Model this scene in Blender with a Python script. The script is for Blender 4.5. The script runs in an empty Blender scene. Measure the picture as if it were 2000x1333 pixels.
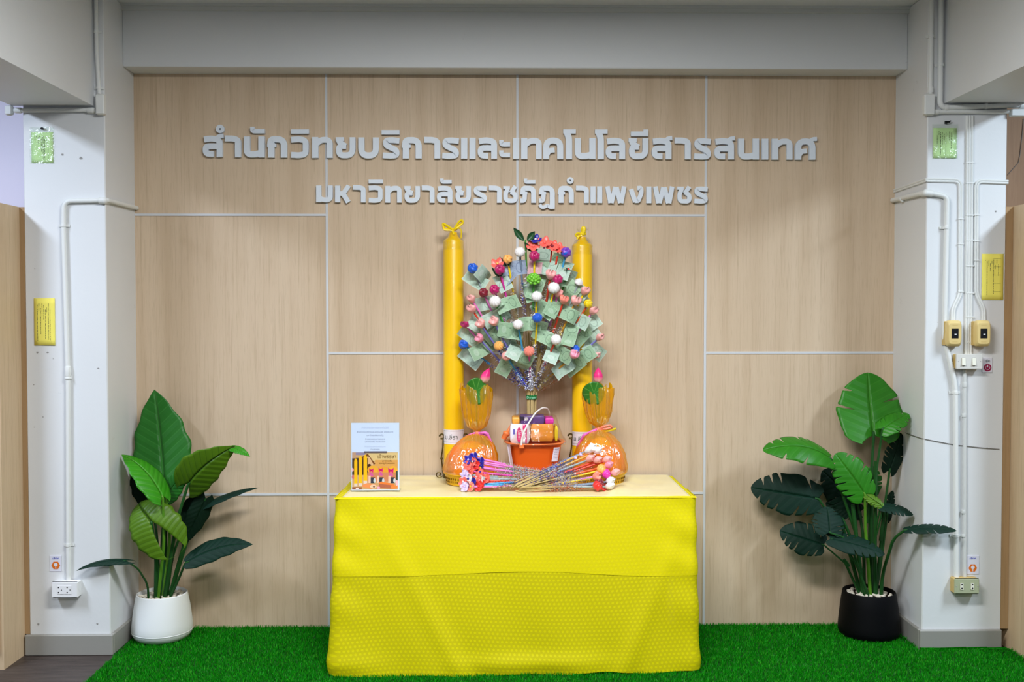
import bpy, bmesh, math, random
import numpy as np
from mathutils import Vector, Matrix
random.seed(7); rng = np.random.default_rng(7)
SC = bpy.context.scene
COL = SC.collection
PI = math.pi

# ------------------------------------------------------------------ camera
CAM_LOC = Vector((0.0, -4.82788, 1.53163)); PITCH, YAW, ROLL = .02705, -.016094, -.000316
FPX = 1944.0
def _axes():
    cp, sp, cy, sy = math.cos(PITCH), math.sin(PITCH), math.cos(YAW), math.sin(YAW)
    f = Vector((-sy*cp, cy*cp, -sp)); r = Vector((cy, sy, 0)); u = r.cross(f)
    cr, sr = math.cos(ROLL), math.sin(ROLL)
    return r*cr+u*sr, u*cr-r*sr, f
CR, CU, CF = _axes()
cam = bpy.data.cameras.new('camera'); cam.sensor_width = 36; cam.lens = FPX*36/2000; cam.clip_start = .05
camo = bpy.data.objects.new('camera', cam); COL.objects.link(camo)
camo.matrix_world = Matrix(((CR.x, CU.x, -CF.x, CAM_LOC.x), (CR.y, CU.y, -CF.y, CAM_LOC.y), (CR.z, CU.z, -CF.z, CAM_LOC.z), (0, 0, 0, 1)))
SC.camera = camo
def _ray(px, py): return CF + CR*((px-1000)/FPX) - CU*((py-666.5)/FPX)
def P(px, py, Y):                                   # point of the room at depth Y seen at a photo position
    d = _ray(px, py); return CAM_LOC + d*((Y-CAM_LOC.y)/d.y)
def PX(px, py, X):
    d = _ray(px, py); return CAM_LOC + d*((X-CAM_LOC.x)/d.x)
def PZ(px, py, Z):
    d = _ray(px, py); return CAM_LOC + d*((Z-CAM_LOC.z)/d.z)

# ------------------------------------------------------------------ light and exposure
SC.view_settings.view_transform = 'Standard'; SC.view_settings.look = 'None'
SC.view_settings.exposure = 0.46; SC.view_settings.gamma = 1.0; SC.view_settings.use_curve_mapping = False
world = bpy.data.worlds.new('room_surroundings'); SC.world = world; world.use_nodes = True
world.node_tree.nodes['Background'].inputs[0].default_value = (.80, .90, 1.0, 1)
world.node_tree.nodes['Background'].inputs[1].default_value = .13
def area(name, loc, size, power, color, rot=(0, 0, 0)):
    l = bpy.data.lights.new(name, 'AREA'); l.shape = 'RECTANGLE'; l.size, l.size_y = size; l.energy = power; l.color = color
    o = bpy.data.objects.new(name, l); o.location = loc; o.rotation_euler = rot; COL.objects.link(o); return o
area('ceiling_lamp_light', (0.08, -2.3, 2.93), (1.25, .4), 88, (.96, .985, 1.0))
area('ceiling_lamp_light', (-3.1, -2.1, 2.93), (.3, 1.25), 70, (.72, .83, 1.0))
area('ceiling_lamp_light', (3.3, -2.1, 2.93), (.3, 1.25), 74, (.72, .86, 1.0))
area('ceiling_lamp_light', (0.0, -5.2, 2.93), (1.25, .4), 60, (.97, .99, 1.0))

# ------------------------------------------------------------------ materials
def lin(c):
    c = c/255.; return c/12.92 if c <= .04045 else ((c+.055)/1.055)**2.4
def rgb(*c): return tuple(lin(x) for x in c)+(1,)
MATS = {}
def mat(name, col, rough=.6, spec=.3, metal=0, bump=0, bscale=60, vary=0, vscale=6, transl=0, sheen=0):
    if name in MATS: return MATS[name]
    m = bpy.data.materials.new(name); m.use_nodes = True; nt = m.node_tree; b = nt.nodes['Principled BSDF']
    c = rgb(*col); b.inputs['Base Color'].default_value = c; b.inputs['Roughness'].default_value = rough
    b.inputs['Specular IOR Level'].default_value = spec; b.inputs['Metallic'].default_value = metal
    if sheen: b.inputs['Sheen Weight'].default_value = sheen
    if bump or vary:
        tc = nt.nodes.new('ShaderNodeTexCoord')
    if vary:
        n = nt.nodes.new('ShaderNodeTexNoise'); n.inputs['Scale'].default_value = vscale; n.inputs['Detail'].default_value = 4
        nt.links.new(tc.outputs['Object'], n.inputs['Vector'])
        r = nt.nodes.new('ShaderNodeMapRange'); r.inputs[1].default_value = .3; r.inputs[2].default_value = .7
        r.inputs[3].default_value = 1-vary; r.inputs[4].default_value = 1+vary*.5; nt.links.new(n.outputs['Fac'], r.inputs[0])
        v = nt.nodes.new('ShaderNodeVectorMath'); v.operation = 'SCALE'; v.inputs[0].default_value = c[:3]
        nt.links.new(r.outputs[0], v.inputs['Scale']); nt.links.new(v.outputs[0], b.inputs['Base Color'])
    if bump:
        n2 = nt.nodes.new('ShaderNodeTexNoise'); n2.inputs['Scale'].default_value = bscale; n2.inputs['Detail'].default_value = 3
        nt.links.new(tc.outputs['Object'], n2.inputs['Vector'])
        bp = nt.nodes.new('ShaderNodeBump'); bp.inputs['Strength'].default_value = bump; bp.inputs['Distance'].default_value = .004
        nt.links.new(n2.outputs['Fac'], bp.inputs['Height']); nt.links.new(bp.outputs[0], b.inputs['Normal'])
    if transl:
        t = nt.nodes.new('ShaderNodeBsdfTranslucent'); t.inputs[0].default_value = c
        mx = nt.nodes.new('ShaderNodeMixShader'); mx.inputs[0].default_value = transl
        nt.links.new(b.outputs[0], mx.inputs[1]); nt.links.new(t.outputs[0], mx.inputs[2])
        nt.links.new(mx.outputs[0], nt.nodes['Material Output'].inputs[0])
    MATS[name] = m; return m
def film(name, tint, gloss=.25, rough=.08, colr=None, body=0.0, bumps=.8, streak=False):   # thin clear plastic: see-through with glossy wrinkles
    m = bpy.data.materials.new(name); m.use_nodes = True; nt = m.node_tree; nt.nodes.remove(nt.nodes['Principled BSDF'])
    t = nt.nodes.new('ShaderNodeBsdfTransparent'); t.inputs[0].default_value = rgb(*tint)
    g = nt.nodes.new('ShaderNodeBsdfGlossy'); g.inputs['Roughness'].default_value = rough; g.inputs[0].default_value = (1, 1, 1, 1)
    fr = nt.nodes.new('ShaderNodeLayerWeight'); fr.inputs[0].default_value = gloss
    tc = nt.nodes.new('ShaderNodeTexCoord'); n = nt.nodes.new('ShaderNodeTexNoise'); n.inputs['Scale'].default_value = 38; n.inputs['Detail'].default_value = 2
    mpn = nt.nodes.new('ShaderNodeMapping'); mpn.inputs['Scale'].default_value = (1.5, 1.5, .35) if streak else (1, 1, 1); nt.links.new(tc.outputs['Object'], mpn.inputs['Vector']); nt.links.new(mpn.outputs[0], n.inputs['Vector'])
    bp = nt.nodes.new('ShaderNodeBump'); bp.inputs['Strength'].default_value = max(bumps, .001); bp.inputs['Distance'].default_value = .008
    nt.links.new(n.outputs['Fac'], bp.inputs['Height']); nt.links.new(bp.outputs[0], g.inputs['Normal']); nt.links.new(bp.outputs[0], fr.inputs['Normal'])
    mx = nt.nodes.new('ShaderNodeMixShader'); mn = nt.nodes.new('ShaderNodeMath'); mn.operation = 'MINIMUM'; mn.inputs[1].default_value = .24 if streak else .2; nt.links.new(fr.outputs['Fresnel'], mn.inputs[0]); nt.links.new(mn.outputs[0], mx.inputs[0])
    base = t
    if body:
        d = nt.nodes.new('ShaderNodeBsdfTranslucent'); d.inputs[0].default_value = rgb(*colr)
        d2 = nt.nodes.new('ShaderNodeBsdfDiffuse'); d2.inputs[0].default_value = rgb(*colr)
        ad = nt.nodes.new('ShaderNodeMixShader'); ad.inputs[0].default_value = .5
        nt.links.new(d2.outputs[0], ad.inputs[1]); nt.links.new(d.outputs[0], ad.inputs[2])
        m2 = nt.nodes.new('ShaderNodeMixShader'); m2.inputs[0].default_value = body
        nt.links.new(t.outputs[0], m2.inputs[1]); nt.links.new(ad.outputs[0], m2.inputs[2]); base = m2
    nt.links.new(base.outputs[0], mx.inputs[1]); nt.links.new(g.outputs[0], mx.inputs[2])
    nt.links.new(mx.outputs[0], nt.nodes['Material Output'].inputs[0]); MATS[name] = m; return m

class NT:                                           # small node-graph writer
    def __init__(s, name):
        s.m = bpy.data.materials.new(name); s.m.use_nodes = True; s.t = s.m.node_tree; s.b = s.t.nodes['Principled BSDF']
        s.out = s.t.nodes['Material Output']; MATS[name] = s.m
    def n(s, typ, **kw):
        x = s.t.nodes.new('ShaderNode'+typ)
        for k, v in kw.items(): setattr(x, k, v)
        return x
    def l(s, a, b): s.t.links.new(a, b)
    def math(s, op, a, b=None, c=None):
        x = s.n('Math', operation=op)
        for i, v in enumerate((a, b, c)):
            if v is None: continue
            if isinstance(v, (int, float)): x.inputs[i].default_value = v
            else: s.l(v, x.inputs[i])
        return x.outputs[0]
    def mix(s, f, a, b):
        x = s.n('Mix', data_type='RGBA')
        for i, v in ((0, f), (6, a), (7, b)):
            if isinstance(v, (tuple, float, int)): x.inputs[i].default_value = v
            else: s.l(v, x.inputs[i])
        return x.outputs[2]
    def noise(s, vec, scale, detail=3, rough=.5):
        x = s.n('TexNoise'); x.inputs['Scale'].default_value = scale; x.inputs['Detail'].default_value = detail; x.inputs['Roughness'].default_value = rough
        s.l(vec, x.inputs['Vector']); return x.outputs['Fac']
    def ramp(s, f, stops):
        x = s.n('ValToRGB'); e = x.color_ramp.elements
        while len(e) < len(stops): e.new(.5)
        for i, (p, c) in enumerate(stops): e[i].position = p; e[i].color = c
        s.l(f, x.inputs[0]); return x.outputs[0]
    def bump(s, h, strength=.3, dist=.003):
        x = s.n('Bump'); x.inputs['Strength'].default_value = strength; x.inputs['Distance'].default_value = dist
        s.l(h, x.inputs['Height']); s.l(x.outputs[0], s.b.inputs['Normal']); return x.outputs[0]

def wood_mat(name, c0, c1, c2, dark):
    g = NT(name); tc = g.n('TexCoord'); oi = g.n('ObjectInfo')
    off = g.math('MULTIPLY', oi.outputs['Random'], 13.0); cb = g.n('CombineXYZ'); g.l(off, cb.inputs[0]); g.l(off, cb.inputs[2])
    ad = g.n('VectorMath', operation='ADD'); g.l(tc.outputs['Object'], ad.inputs[0]); g.l(cb.outputs[0], ad.inputs[1])
    def mp(sx, sz):
        m = g.n('Mapping'); m.inputs['Scale'].default_value = (sx, sx, sz); g.l(ad.outputs[0], m.inputs['Vector']); return m.outputs[0]
    broad = g.noise(mp(9, .5), 1.0, 4, .55); fine = g.noise(mp(85, 2.0), 1.0, 5, .7); pore = g.noise(mp(240, 12), 1.0, 2)
    col = g.ramp(broad, [(.3, rgb(*c0)), (.5, rgb(*c1)), (.72, rgb(*c2))])
    f1 = g.n('MapRange'); f1.inputs[1].default_value = .52; f1.inputs[2].default_value = .74; f1.inputs[4].default_value = .62; g.l(fine, f1.inputs[0])
    col = g.mix(f1.outputs[0], col, rgb(*dark))
    f2 = g.n('MapRange'); f2.inputs[1].default_value = .56; f2.inputs[2].default_value = .75; f2.inputs[4].default_value = .35; g.l(pore, f2.inputs[0])
    col = g.mix(f2.outputs[0], col, rgb(*dark)); g.l(col, g.b.inputs['Base Color'])
    g.b.inputs['Roughness'].default_value = .55; g.b.inputs['Specular IOR Level'].default_value = .25; g.bump(fine, .12, .001); return g.m
wood = wood_mat('oak_veneer', (196, 172, 144), (206, 183, 156), (213, 191, 165), (168, 143, 116))
wood_cab = wood_mat('oak_cabinet', (196, 168, 134), (206, 180, 146), (212, 187, 154), (170, 140, 108))
wood_edge = wood_mat('oak_edge', (160, 130, 92), (170, 138, 100), (178, 146, 106), (140, 110, 76))
wood_brown = wood_mat('brown_panel', (150, 118, 92), (158, 126, 98), (165, 132, 104), (128, 98, 74))

def paint_mat(name, col, stain=(120, 118, 112)):
    g = NT(name); tc = g.n('TexCoord'); v = tc.outputs['Object']
    n1 = g.noise(v, 2.2, 3); c = g.mix(n1, rgb(*[x*.97 for x in col]), rgb(*col))
    n2 = g.noise(v, 9, 6, .7); r = g.n('MapRange'); r.inputs[1].default_value = .68; r.inputs[2].default_value = .78; r.inputs[4].default_value = .35; g.l(n2, r.inputs[0])
    c = g.mix(r.outputs[0], c, rgb(*stain)); g.l(c, g.b.inputs['Base Color']); g.b.inputs['Roughness'].default_value = .5
    g.bump(g.noise(v, 55, 3), .12, .003); return g.m
paint = paint_mat('white_wall_paint', (226, 228, 230)); paint_lav = paint_mat('lavender_wall_paint', (228, 224, 246))
trunk_paint = paint_mat('painted_trunking', (214, 216, 214), (110, 108, 100))
pipe_paint = paint_mat('painted_conduit', (232, 234, 232), (140, 138, 130))
base_paint = paint_mat('grey_baseboard_paint', (150, 148, 142), (120, 118, 114))

# ------------------------------------------------------------------ mesh builder
class MB:
    def __init__(s): s.v = []; s.f = []; s.mi = []; s.cur = 0; s.uv = {}
    def quadgrid(s, pts, n, m, closed_u=False, closed_v=False, uvs=None):   # pts[i*m+j]
        o = len(s.v); s.v += [tuple(p) for p in pts]
        if uvs:
            for k, q in enumerate(uvs): s.uv[o+k] = q
        for i in range(n if closed_u else n-1):
            for j in range(m if closed_v else m-1):
                a = i*m+j; b = ((i+1) % n)*m+j; c = ((i+1) % n)*m+(j+1) % m; d = i*m+(j+1) % m
                s.f.append((o+a, o+b, o+c, o+d)); s.mi.append(s.cur)
    def face(s, pts, uvs=None):
        o = len(s.v); s.v += [tuple(p) for p in pts]; s.f.append(tuple(range(o, o+len(pts)))); s.mi.append(s.cur)
        if uvs:
            for k, q in enumerate(uvs): s.uv[o+k] = q
    def box(s, a, b, bev=0):
        x0, y0, z0 = (min(a[i], b[i]) for i in range(3)); x1, y1, z1 = (max(a[i], b[i]) for i in range(3))
        o = len(s.v)
        if bev:
            e = bev
            for z, k in ((z0, e), (z0+e, 0), (z1-e, 0), (z1, e)):
                for x, y in ((x0+e+k, y0+k), (x1-e-k, y0+k), (x1-k, y0+e+k), (x1-k, y1-e-k), (x1-e-k, y1-k), (x0+e+k, y1-k), (x0+k, y1-e-k), (x0+k, y0+e+k)):
                    s.v.append((x, y, z))
            for L in range(3):
                for i in range(8):
                    s.f.append((o+L*8+i, o+L*8+(i+1) % 8, o+L*8+8+(i+1) % 8, o+L*8+8+i)); s.mi.append(s.cur)
            s.f.append(tuple(o+i for i in range(7, -1, -1))); s.f.append(tuple(o+24+i for i in range(8))); s.mi += [s.cur]*2
            return
        s.v += [(x0, y0, z0), (x1, y0, z0), (x1, y1, z0), (x0, y1, z0), (x0, y0, z1), (x1, y0, z1), (x1, y1, z1), (x0, y1, z1)]
        for q in ((3, 2, 1, 0), (4, 5, 6, 7), (0, 1, 5, 4), (1, 2, 6, 5), (2, 3, 7, 6), (3, 0, 4, 7)):
            s.f.append(tuple(o+i for i in q)); s.mi.append(s.cur)
    def obox(s, c, ax, ay, az, hx, hy, hz):
        o = len(s.v); c = Vector(c)
        for sz in (-1, 1):
            for sx, sy in ((-1, -1), (1, -1), (1, 1), (-1, 1)): s.v.append(tuple(c+ax*hx*sx+ay*hy*sy+az*hz*sz))
        for q in ((3, 2, 1, 0), (4, 5, 6, 7), (0, 1, 5, 4), (1, 2, 6, 5), (2, 3, 7, 6), (3, 0, 4, 7)):
            s.f.append(tuple(o+i for i in q)); s.mi.append(s.cur)
    def tube(s, path, r, seg=10, cap=True, flat=1.0, closed=False):
        path = [Vector(p) for p in path]; n = len(path); rr = r if hasattr(r, '__len__') else [r]*n
        pts = []; prev = None
        for i in range(n):
            if closed: t = path[(i+1) % n]-path[i-1]
            else: t = path[min(i+1, n-1)]-path[max(i-1, 0)]
            if t.length < 1e-9: t = Vector((0, 0, 1))
            t.normalize()
            if prev is None:
                up = Vector((0, 0, 1)) if abs(t.z) < .9 else Vector((0, 1, 0)); nx = up.cross(t).normalized()
            else:
                nx = prev - t*prev.dot(t)
                nx = nx.normalized() if nx.length > 1e-6 else t.orthogonal().normalized()
            prev = nx; ny = t.cross(nx)
            for k in range(seg):
                a = 2*PI*k/seg; pts.append(path[i]+nx*(math.cos(a)*rr[i])+ny*(math.sin(a)*rr[i]*flat))
        o = len(s.v); s.quadgrid(pts, n, seg, closed_u=closed, closed_v=True)
        if cap and not closed:
            s.f.append(tuple(o+k for k in range(seg-1, -1, -1))); s.f.append(tuple(o+(n-1)*seg+k for k in range(seg))); s.mi += [s.cur]*2
    def lathe(s, prof, c=(0, 0, 0), seg=40, mod=None, cap_b=False, cap_t=False, M=None):
        pts = []; c = Vector(c)
        for i, (r, z) in enumerate(prof):
            for k in range(seg):
                a = 2*PI*k/seg; q, dz = (r, 0) if mod is None else mod(r, z, a, i/(len(prof)-1))
                p = Vector((q*math.cos(a), q*math.sin(a), z+dz)); p = (M @ p) if M else p; pts.append(p+c)
        o = len(s.v); n = len(prof); s.quadgrid(pts, n, seg, closed_v=True)
        if cap_b: s.f.append(tuple(o+k for k in range(seg-1, -1, -1))); s.mi.append(s.cur)
        if cap_t: s.f.append(tuple(o+(n-1)*seg+k for k in range(seg))); s.mi.append(s.cur)
    def ball(s, c, rx, ry=None, rz=None, seg=12, rings=8, M=None, jit=0):
        ry = ry or rx; rz = rz or rx; pts = []; c = Vector(c); ph = [random.uniform(0, 6.28) for _ in range(3)]
        for i in range(rings+1):
            t = PI*i/rings; t = min(max(t, 1e-3), PI-1e-3)
            for k in range(seg):
                a = 2*PI*k/seg; j = 1+jit*(math.sin(2*a+ph[0])*math.sin(t)+math.sin(3*t+ph[1]))
                p = Vector((rx*math.sin(t)*math.cos(a)*j, ry*math.sin(t)*math.sin(a)*j, -rz*math.cos(t)*j)); p = (M @ p) if M else p
                pts.append(p+c)
        s.quadgrid(pts, rings+1, seg, closed_v=True)
    def disc(s, c, r, n=20, nrm='y'):
        c = Vector(c)
        s.face([c+Vector((r*math.cos(2*PI*k/n), 0, r*math.sin(2*PI*k/n))) if nrm == 'y' else c+Vector((r*math.cos(2*PI*k/n), r*math.sin(2*PI*k/n), 0)) for k in range(n)])
    def mesh(s, name, mats, smooth=False, origin=(0, 0, 0)):
        me = bpy.data.meshes.new(name); o = Vector(origin)
        me.from_pydata([tuple(Vector(v)-o) for v in s.v], [], s.f)
        for m in (mats if isinstance(mats, (list, tuple)) else [mats]): me.materials.append(m)
        me.polygons.foreach_set('material_index', s.mi)
        if s.uv:
            ul = me.uv_layers.new(name='UVMap')
            for lp in me.loops: ul.data[lp.index].uv = s.uv.get(lp.vertex_index, (0, 0))
        if smooth:
            me.polygons.foreach_set('use_smooth', [True]*len(me.polygons))
            if smooth != 'all':
                try: me.set_sharp_from_angle(angle=math.radians(smooth if smooth is not True else 38))
                except Exception: pass
        me.update(); return me
def wloc(o):
    p = Vector(o.location); q = o.parent
    while q is not None: p += Vector(q.location); q = q.parent
    return p
def link(name, me, parent=None, loc=None):
    o = bpy.data.objects.new(name, me); COL.objects.link(o)
    if parent is not None: o.parent = parent
    if loc is not None: o.location = loc
    return o
def tag(o, label=None, cat=None, group=None, kind=None):
    if label: o['label'] = label
    if cat: o['category'] = cat
    if group: o['group'] = group
    if kind: o['kind'] = kind
    return o
def thing(name, loc, label, cat, group=None):
    return tag(link(name, None, loc=Vector(loc)), label, cat, group)
def part(name, mb, mats, parent, smooth=True, label=None):   # mesh written in room coordinates, parented to its thing or part
    o = link(name, mb.mesh(name, mats, smooth, wloc(parent)), parent)
    if label: o['label'] = label
    return o
def solo(name, mb, mats, loc, label, cat, group=None, smooth=True):
    return tag(link(name, mb.mesh(name, mats, smooth, loc), loc=Vector(loc)), label, cat, group)
def struct(name, mb, mats, smooth=False, parent=None):
    o = link(name, mb.mesh(name, mats, smooth), parent)
    if parent is None: o['kind'] = 'structure'
    return o
def fillet(pts, rad, n=7):
    pts = [Vector(p) for p in pts]; out = [pts[0]]
    for i in range(1, len(pts)-1):
        a, b, c = pts[i-1], pts[i], pts[i+1]; r = rad[i] if hasattr(rad, '__len__') else rad
        d1, d2 = a-b, c-b; r1 = min(r, d1.length*.49, d2.length*.49)
        if r1 < 1e-6: out.append(b); continue
        p, q = b+d1.normalized()*r1, b+d2.normalized()*r1
        for k in range(n+1):
            t = k/n; out.append(p*(1-t)**2+b*2*t*(1-t)+q*t*t)
    out.append(pts[-1]); return out
def frame(d, up=Vector((0, 0, 1))):                  # matrix with +Z along d
    z = d.normalized(); x = up.cross(z)
    x = x.normalized() if x.length > 1e-4 else Vector((1, 0, 0)); y = z.cross(x)
    return Matrix(((x.x, y.x, z.x), (x.y, y.y, z.y), (x.z, y.z, z.z)))
def text_mesh(name, body, material, parent, size, loc, rot=(PI/2, 0, 0), align='CENTER', extrude=.0004):
    c = bpy.data.curves.new(name, 'FONT'); c.body = body; c.size = size; c.align_x = align; c.align_y = 'CENTER'; c.extrude = extrude; c.resolution_u = 2
    t = bpy.data.objects.new(name, c); COL.objects.link(t); bpy.context.view_layer.update()
    me = bpy.data.meshes.new_from_object(t.evaluated_get(bpy.context.evaluated_depsgraph_get())); bpy.data.objects.remove(t)
    me.materials.clear(); me.materials.append(material); me.name = name
    o = link(name, me, parent); o.location = Vector(loc)-wloc(parent); o.rotation_euler = rot; return o

# ================================================================== the room
XL, XR, YC = -1.735, 1.940, -.358          # inner faces of the two pillars and their front face
XLL, XRR = -2.096, 2.303
ZB, ZC = 2.684, 2.972                      # underside of the cross beam, ceiling
b = MB(); b.box((-4.5, -7.5, -.1), (4.5, .3, 0)); 
floor_g = NT('dark_vinyl_floor'); tc = floor_g.n('TexCoord'); mp = floor_g.n('Mapping'); mp.inputs['Scale'].default_value = (3, 22, 1); floor_g.l(tc.outputs['Object'], mp.inputs[0])
floor_g.l(floor_g.ramp(floor_g.noise(mp.outputs[0], 2, 5, .6), [(.3, rgb(52, 44, 42)), (.7, rgb(78, 68, 64))]), floor_g.b.inputs['Base Color']); floor_g.b.inputs['Roughness'].default_value = .45
struct('floor', b, floor_g.m)
b = MB(); b.box((-4.5, -7.5, ZC), (4.5, .3, ZC+.1)); struct('ceiling', b, paint)
# back wall with its laminate panels and pale cover strips
SEAM = [-.8146, .104, 1.0168]; Z1, Z2, Z3 = 2.010, 1.3428, .6568
b = MB(); b.box((-2.6, .012, 0), (2.8, .2, ZC)); wb = struct('wall_back', b, paint)
xs = [XL-.004]+SEAM+[XR+.004]
cuts = {0: [Z1, Z3], 1: [Z2], 2: [Z1], 3: [Z2]}
CUTS = [[Z1, Z3], [Z2], [Z1], [Z2]]
for i in range(4):
    zz = [0]+sorted(CUTS[i])+[ZB+.02]
    for j in range(len(zz)-1):
        b = MB(); b.box((xs[i], 0, zz[j]), (xs[i+1], .012, zz[j+1])); struct('wall_panel', b, wood, parent=wb)
strip = mat('pale_cover_strip', (206, 208, 212), .45)
for x in SEAM:
    b = MB(); b.box((x-.0055, -.004, 0), (x+.0055, .0, ZB)); struct('cover_strip', b, strip, parent=wb)
for i, zs in enumerate(CUTS):
    for z in zs:
        b = MB(); b.box((xs[i], -.0036, z-.0055), (xs[i+1], .0, z+.0055)); struct('cover_strip', b, strip, parent=wb)
b = MB(); b.box((xs[1]+.0, -.0036, Z3-.0055), (xs[1]+.3, 0, Z3+.0055)); b.box((xs[3]-.2, -.0036, Z3-.0055), (xs[3], 0, Z3+.0055)); struct('cover_strip', b, strip, parent=wb)
# far walls seen past the pillars
b = MB(); b.box((-4.5, .0, 0), (XLL+.02, .2, ZC)); struct('wall_far_left', b, paint_lav)
b = MB(); b.box((XRR-.02, .0, 0), (4.5, .2, ZC)); struct('wall_far_right', b, wood_brown)
# pillars
def pillar(name, x0, x1):
    b = MB(); b.box((x0, YC, 0), (x1, .19, ZC)); o = struct(name, b, paint)
    o.modifiers.new('bevel', 'BEVEL').width = .004; return o
pillar('wall_left', XLL, XL); pillar('wall_right', XR, XRR)
# beams
b = MB(); b.box((XL, -.136, ZB), (XR, .19, ZC)); struct('beam', b, paint).modifiers.new('bevel', 'BEVEL').width = .003
b = MB(); b.box((-2.140, -7.5, 2.454), (-1.780, YC, ZC)); struct('beam', b, paint)
b = MB(); b.box((2.014, -7.5, 2.478), (2.374, YC, ZC)); struct('beam', b, paint)
# trunking where beam meets ceiling
b = MB(); b.box((XL, -.152, ZC-.030), (XR, -.136, ZC-.012)); b.box((XL, -.162, ZC-.012), (XR, -.136, ZC)); struct('trim_1', b, trunk_paint)
# baseboards
b = MB(); b.box((XLL-.015, YC-.018, 0), (XL+.016, YC, .094)); b.box((XL, YC, 0), (XL+.016, 0, .094)); struct('baseboard_left', b, base_paint).modifiers.new('bevel', 'BEVEL').width = .004
b = MB(); b.box((XR-.016, YC-.018, 0), (XRR-.002, YC, .094)); b.box((XR-.016, YC, 0), (XR, 0, .094)); struct('baseboard_right', b, base_paint).modifiers.new('bevel', 'BEVEL').width = .004
b = MB(); b.box((XLL-.05, YC+.002, .094), (XLL+.001, YC+.03, 2.008)); struct('trim_2', b, wood_edge)
b = MB(); b.box((XRR-.001, YC+.002, .094), (XRR+.034, YC+.03, 2.016)); struct('trim_3', b, wood_edge)
# old screw holes and scuffs in the pillar paint
scuff = mat('chipped_plaster', (156, 154, 152), .9)
def spots(pts, nm, parent):
    b = MB()
    for (px, py, r) in pts:
        q = P(px, py, YC-.0008); b.ball(q, r, .0009, r*.8, 8, 5, jit=.2)
    o = struct(nm, b, scuff, parent=parent); return o
spots([(73, 689, .0045), (93, 689, .0045), (104, 701, .002), (122, 302, .005), (158, 309, .007), (192, 720, .004), (66, 752, .003), (84, 815, .003), (68, 525, .002), (75, 1220, .006), (190, 1219, .005), (67, 835, .002)], 'wall_scuff', bpy.data.objects['wall_left'])
spots([(1890, 500, .003), (1895, 499, .003), (1832, 630, .002), (1893, 338, .002), (1945, 413, .005), (1868, 165, .002)], 'wall_scuff', bpy.data.objects['wall_right'])

# ================================================================== raised Thai lettering on the wall
W = 98
def ribbon(mb, pts, w, y0, y1, place):              # constant-width stroke with mitred corners, extruded off the wall
    pts = [Vector((p[0], p[1])) for p in pts]; q = [pts[0]]
    for p in pts[1:]:
        if (p-q[-1]).length > .5: q.append(p)
    n = len(q); L, R = [], []; ws = w if hasattr(w, '__len__') else [w]*n
    for i in range(n):
        d0 = (q[i]-q[i-1]).normalized() if i > 0 else None; d1 = (q[i+1]-q[i]).normalized() if i < n-1 else None
        if d0 is None: d0 = d1
        if d1 is None: d1 = d0
        n0 = Vector((-d0.y, d0.x)); n1 = Vector((-d1.y, d1.x)); m = n0+n1
        m = m.normalized() if m.length > 1e-4 else n0
        k = min(1/max(m.dot(n0), .3), 1.9); L.append(q[i]+m*(ws[i]/2*k)); R.append(q[i]-m*(ws[i]/2*k))
    o = len(mb.v)
    for A in (L, R):
        for p in A:
            for y in (y0, y1): mb.v.append(place(p, y))
    def ix(s, i, k): return o+(s*n+i)*2+k
    for i in range(n-1):
        for f in ((ix(0, i, 1), ix(0, i+1, 1), ix(1, i+1, 1), ix(1, i, 1)), (ix(0, i, 0), ix(1, i, 0), ix(1, i+1, 0), ix(0, i+1, 0)),
                  (ix(0, i, 0), ix(0, i+1, 0), ix(0, i+1, 1), ix(0, i, 1)), (ix(1, i, 0), ix(1, i, 1), ix(1, i+1, 1), ix(1, i+1, 0))):
            mb.f.append(f); mb.mi.append(0)
    for i in (0, n-1): mb.f.append((ix(0, i, 0), ix(0, i, 1), ix(1, i, 1), ix(1, i, 0))); mb.mi.append(0)
def S(pts, rad=0, w=W): return (pts, rad, w)
FLAG = S([(205, 268), (250, 322), (325, 330)], [0, 40, 0], 64)
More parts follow.
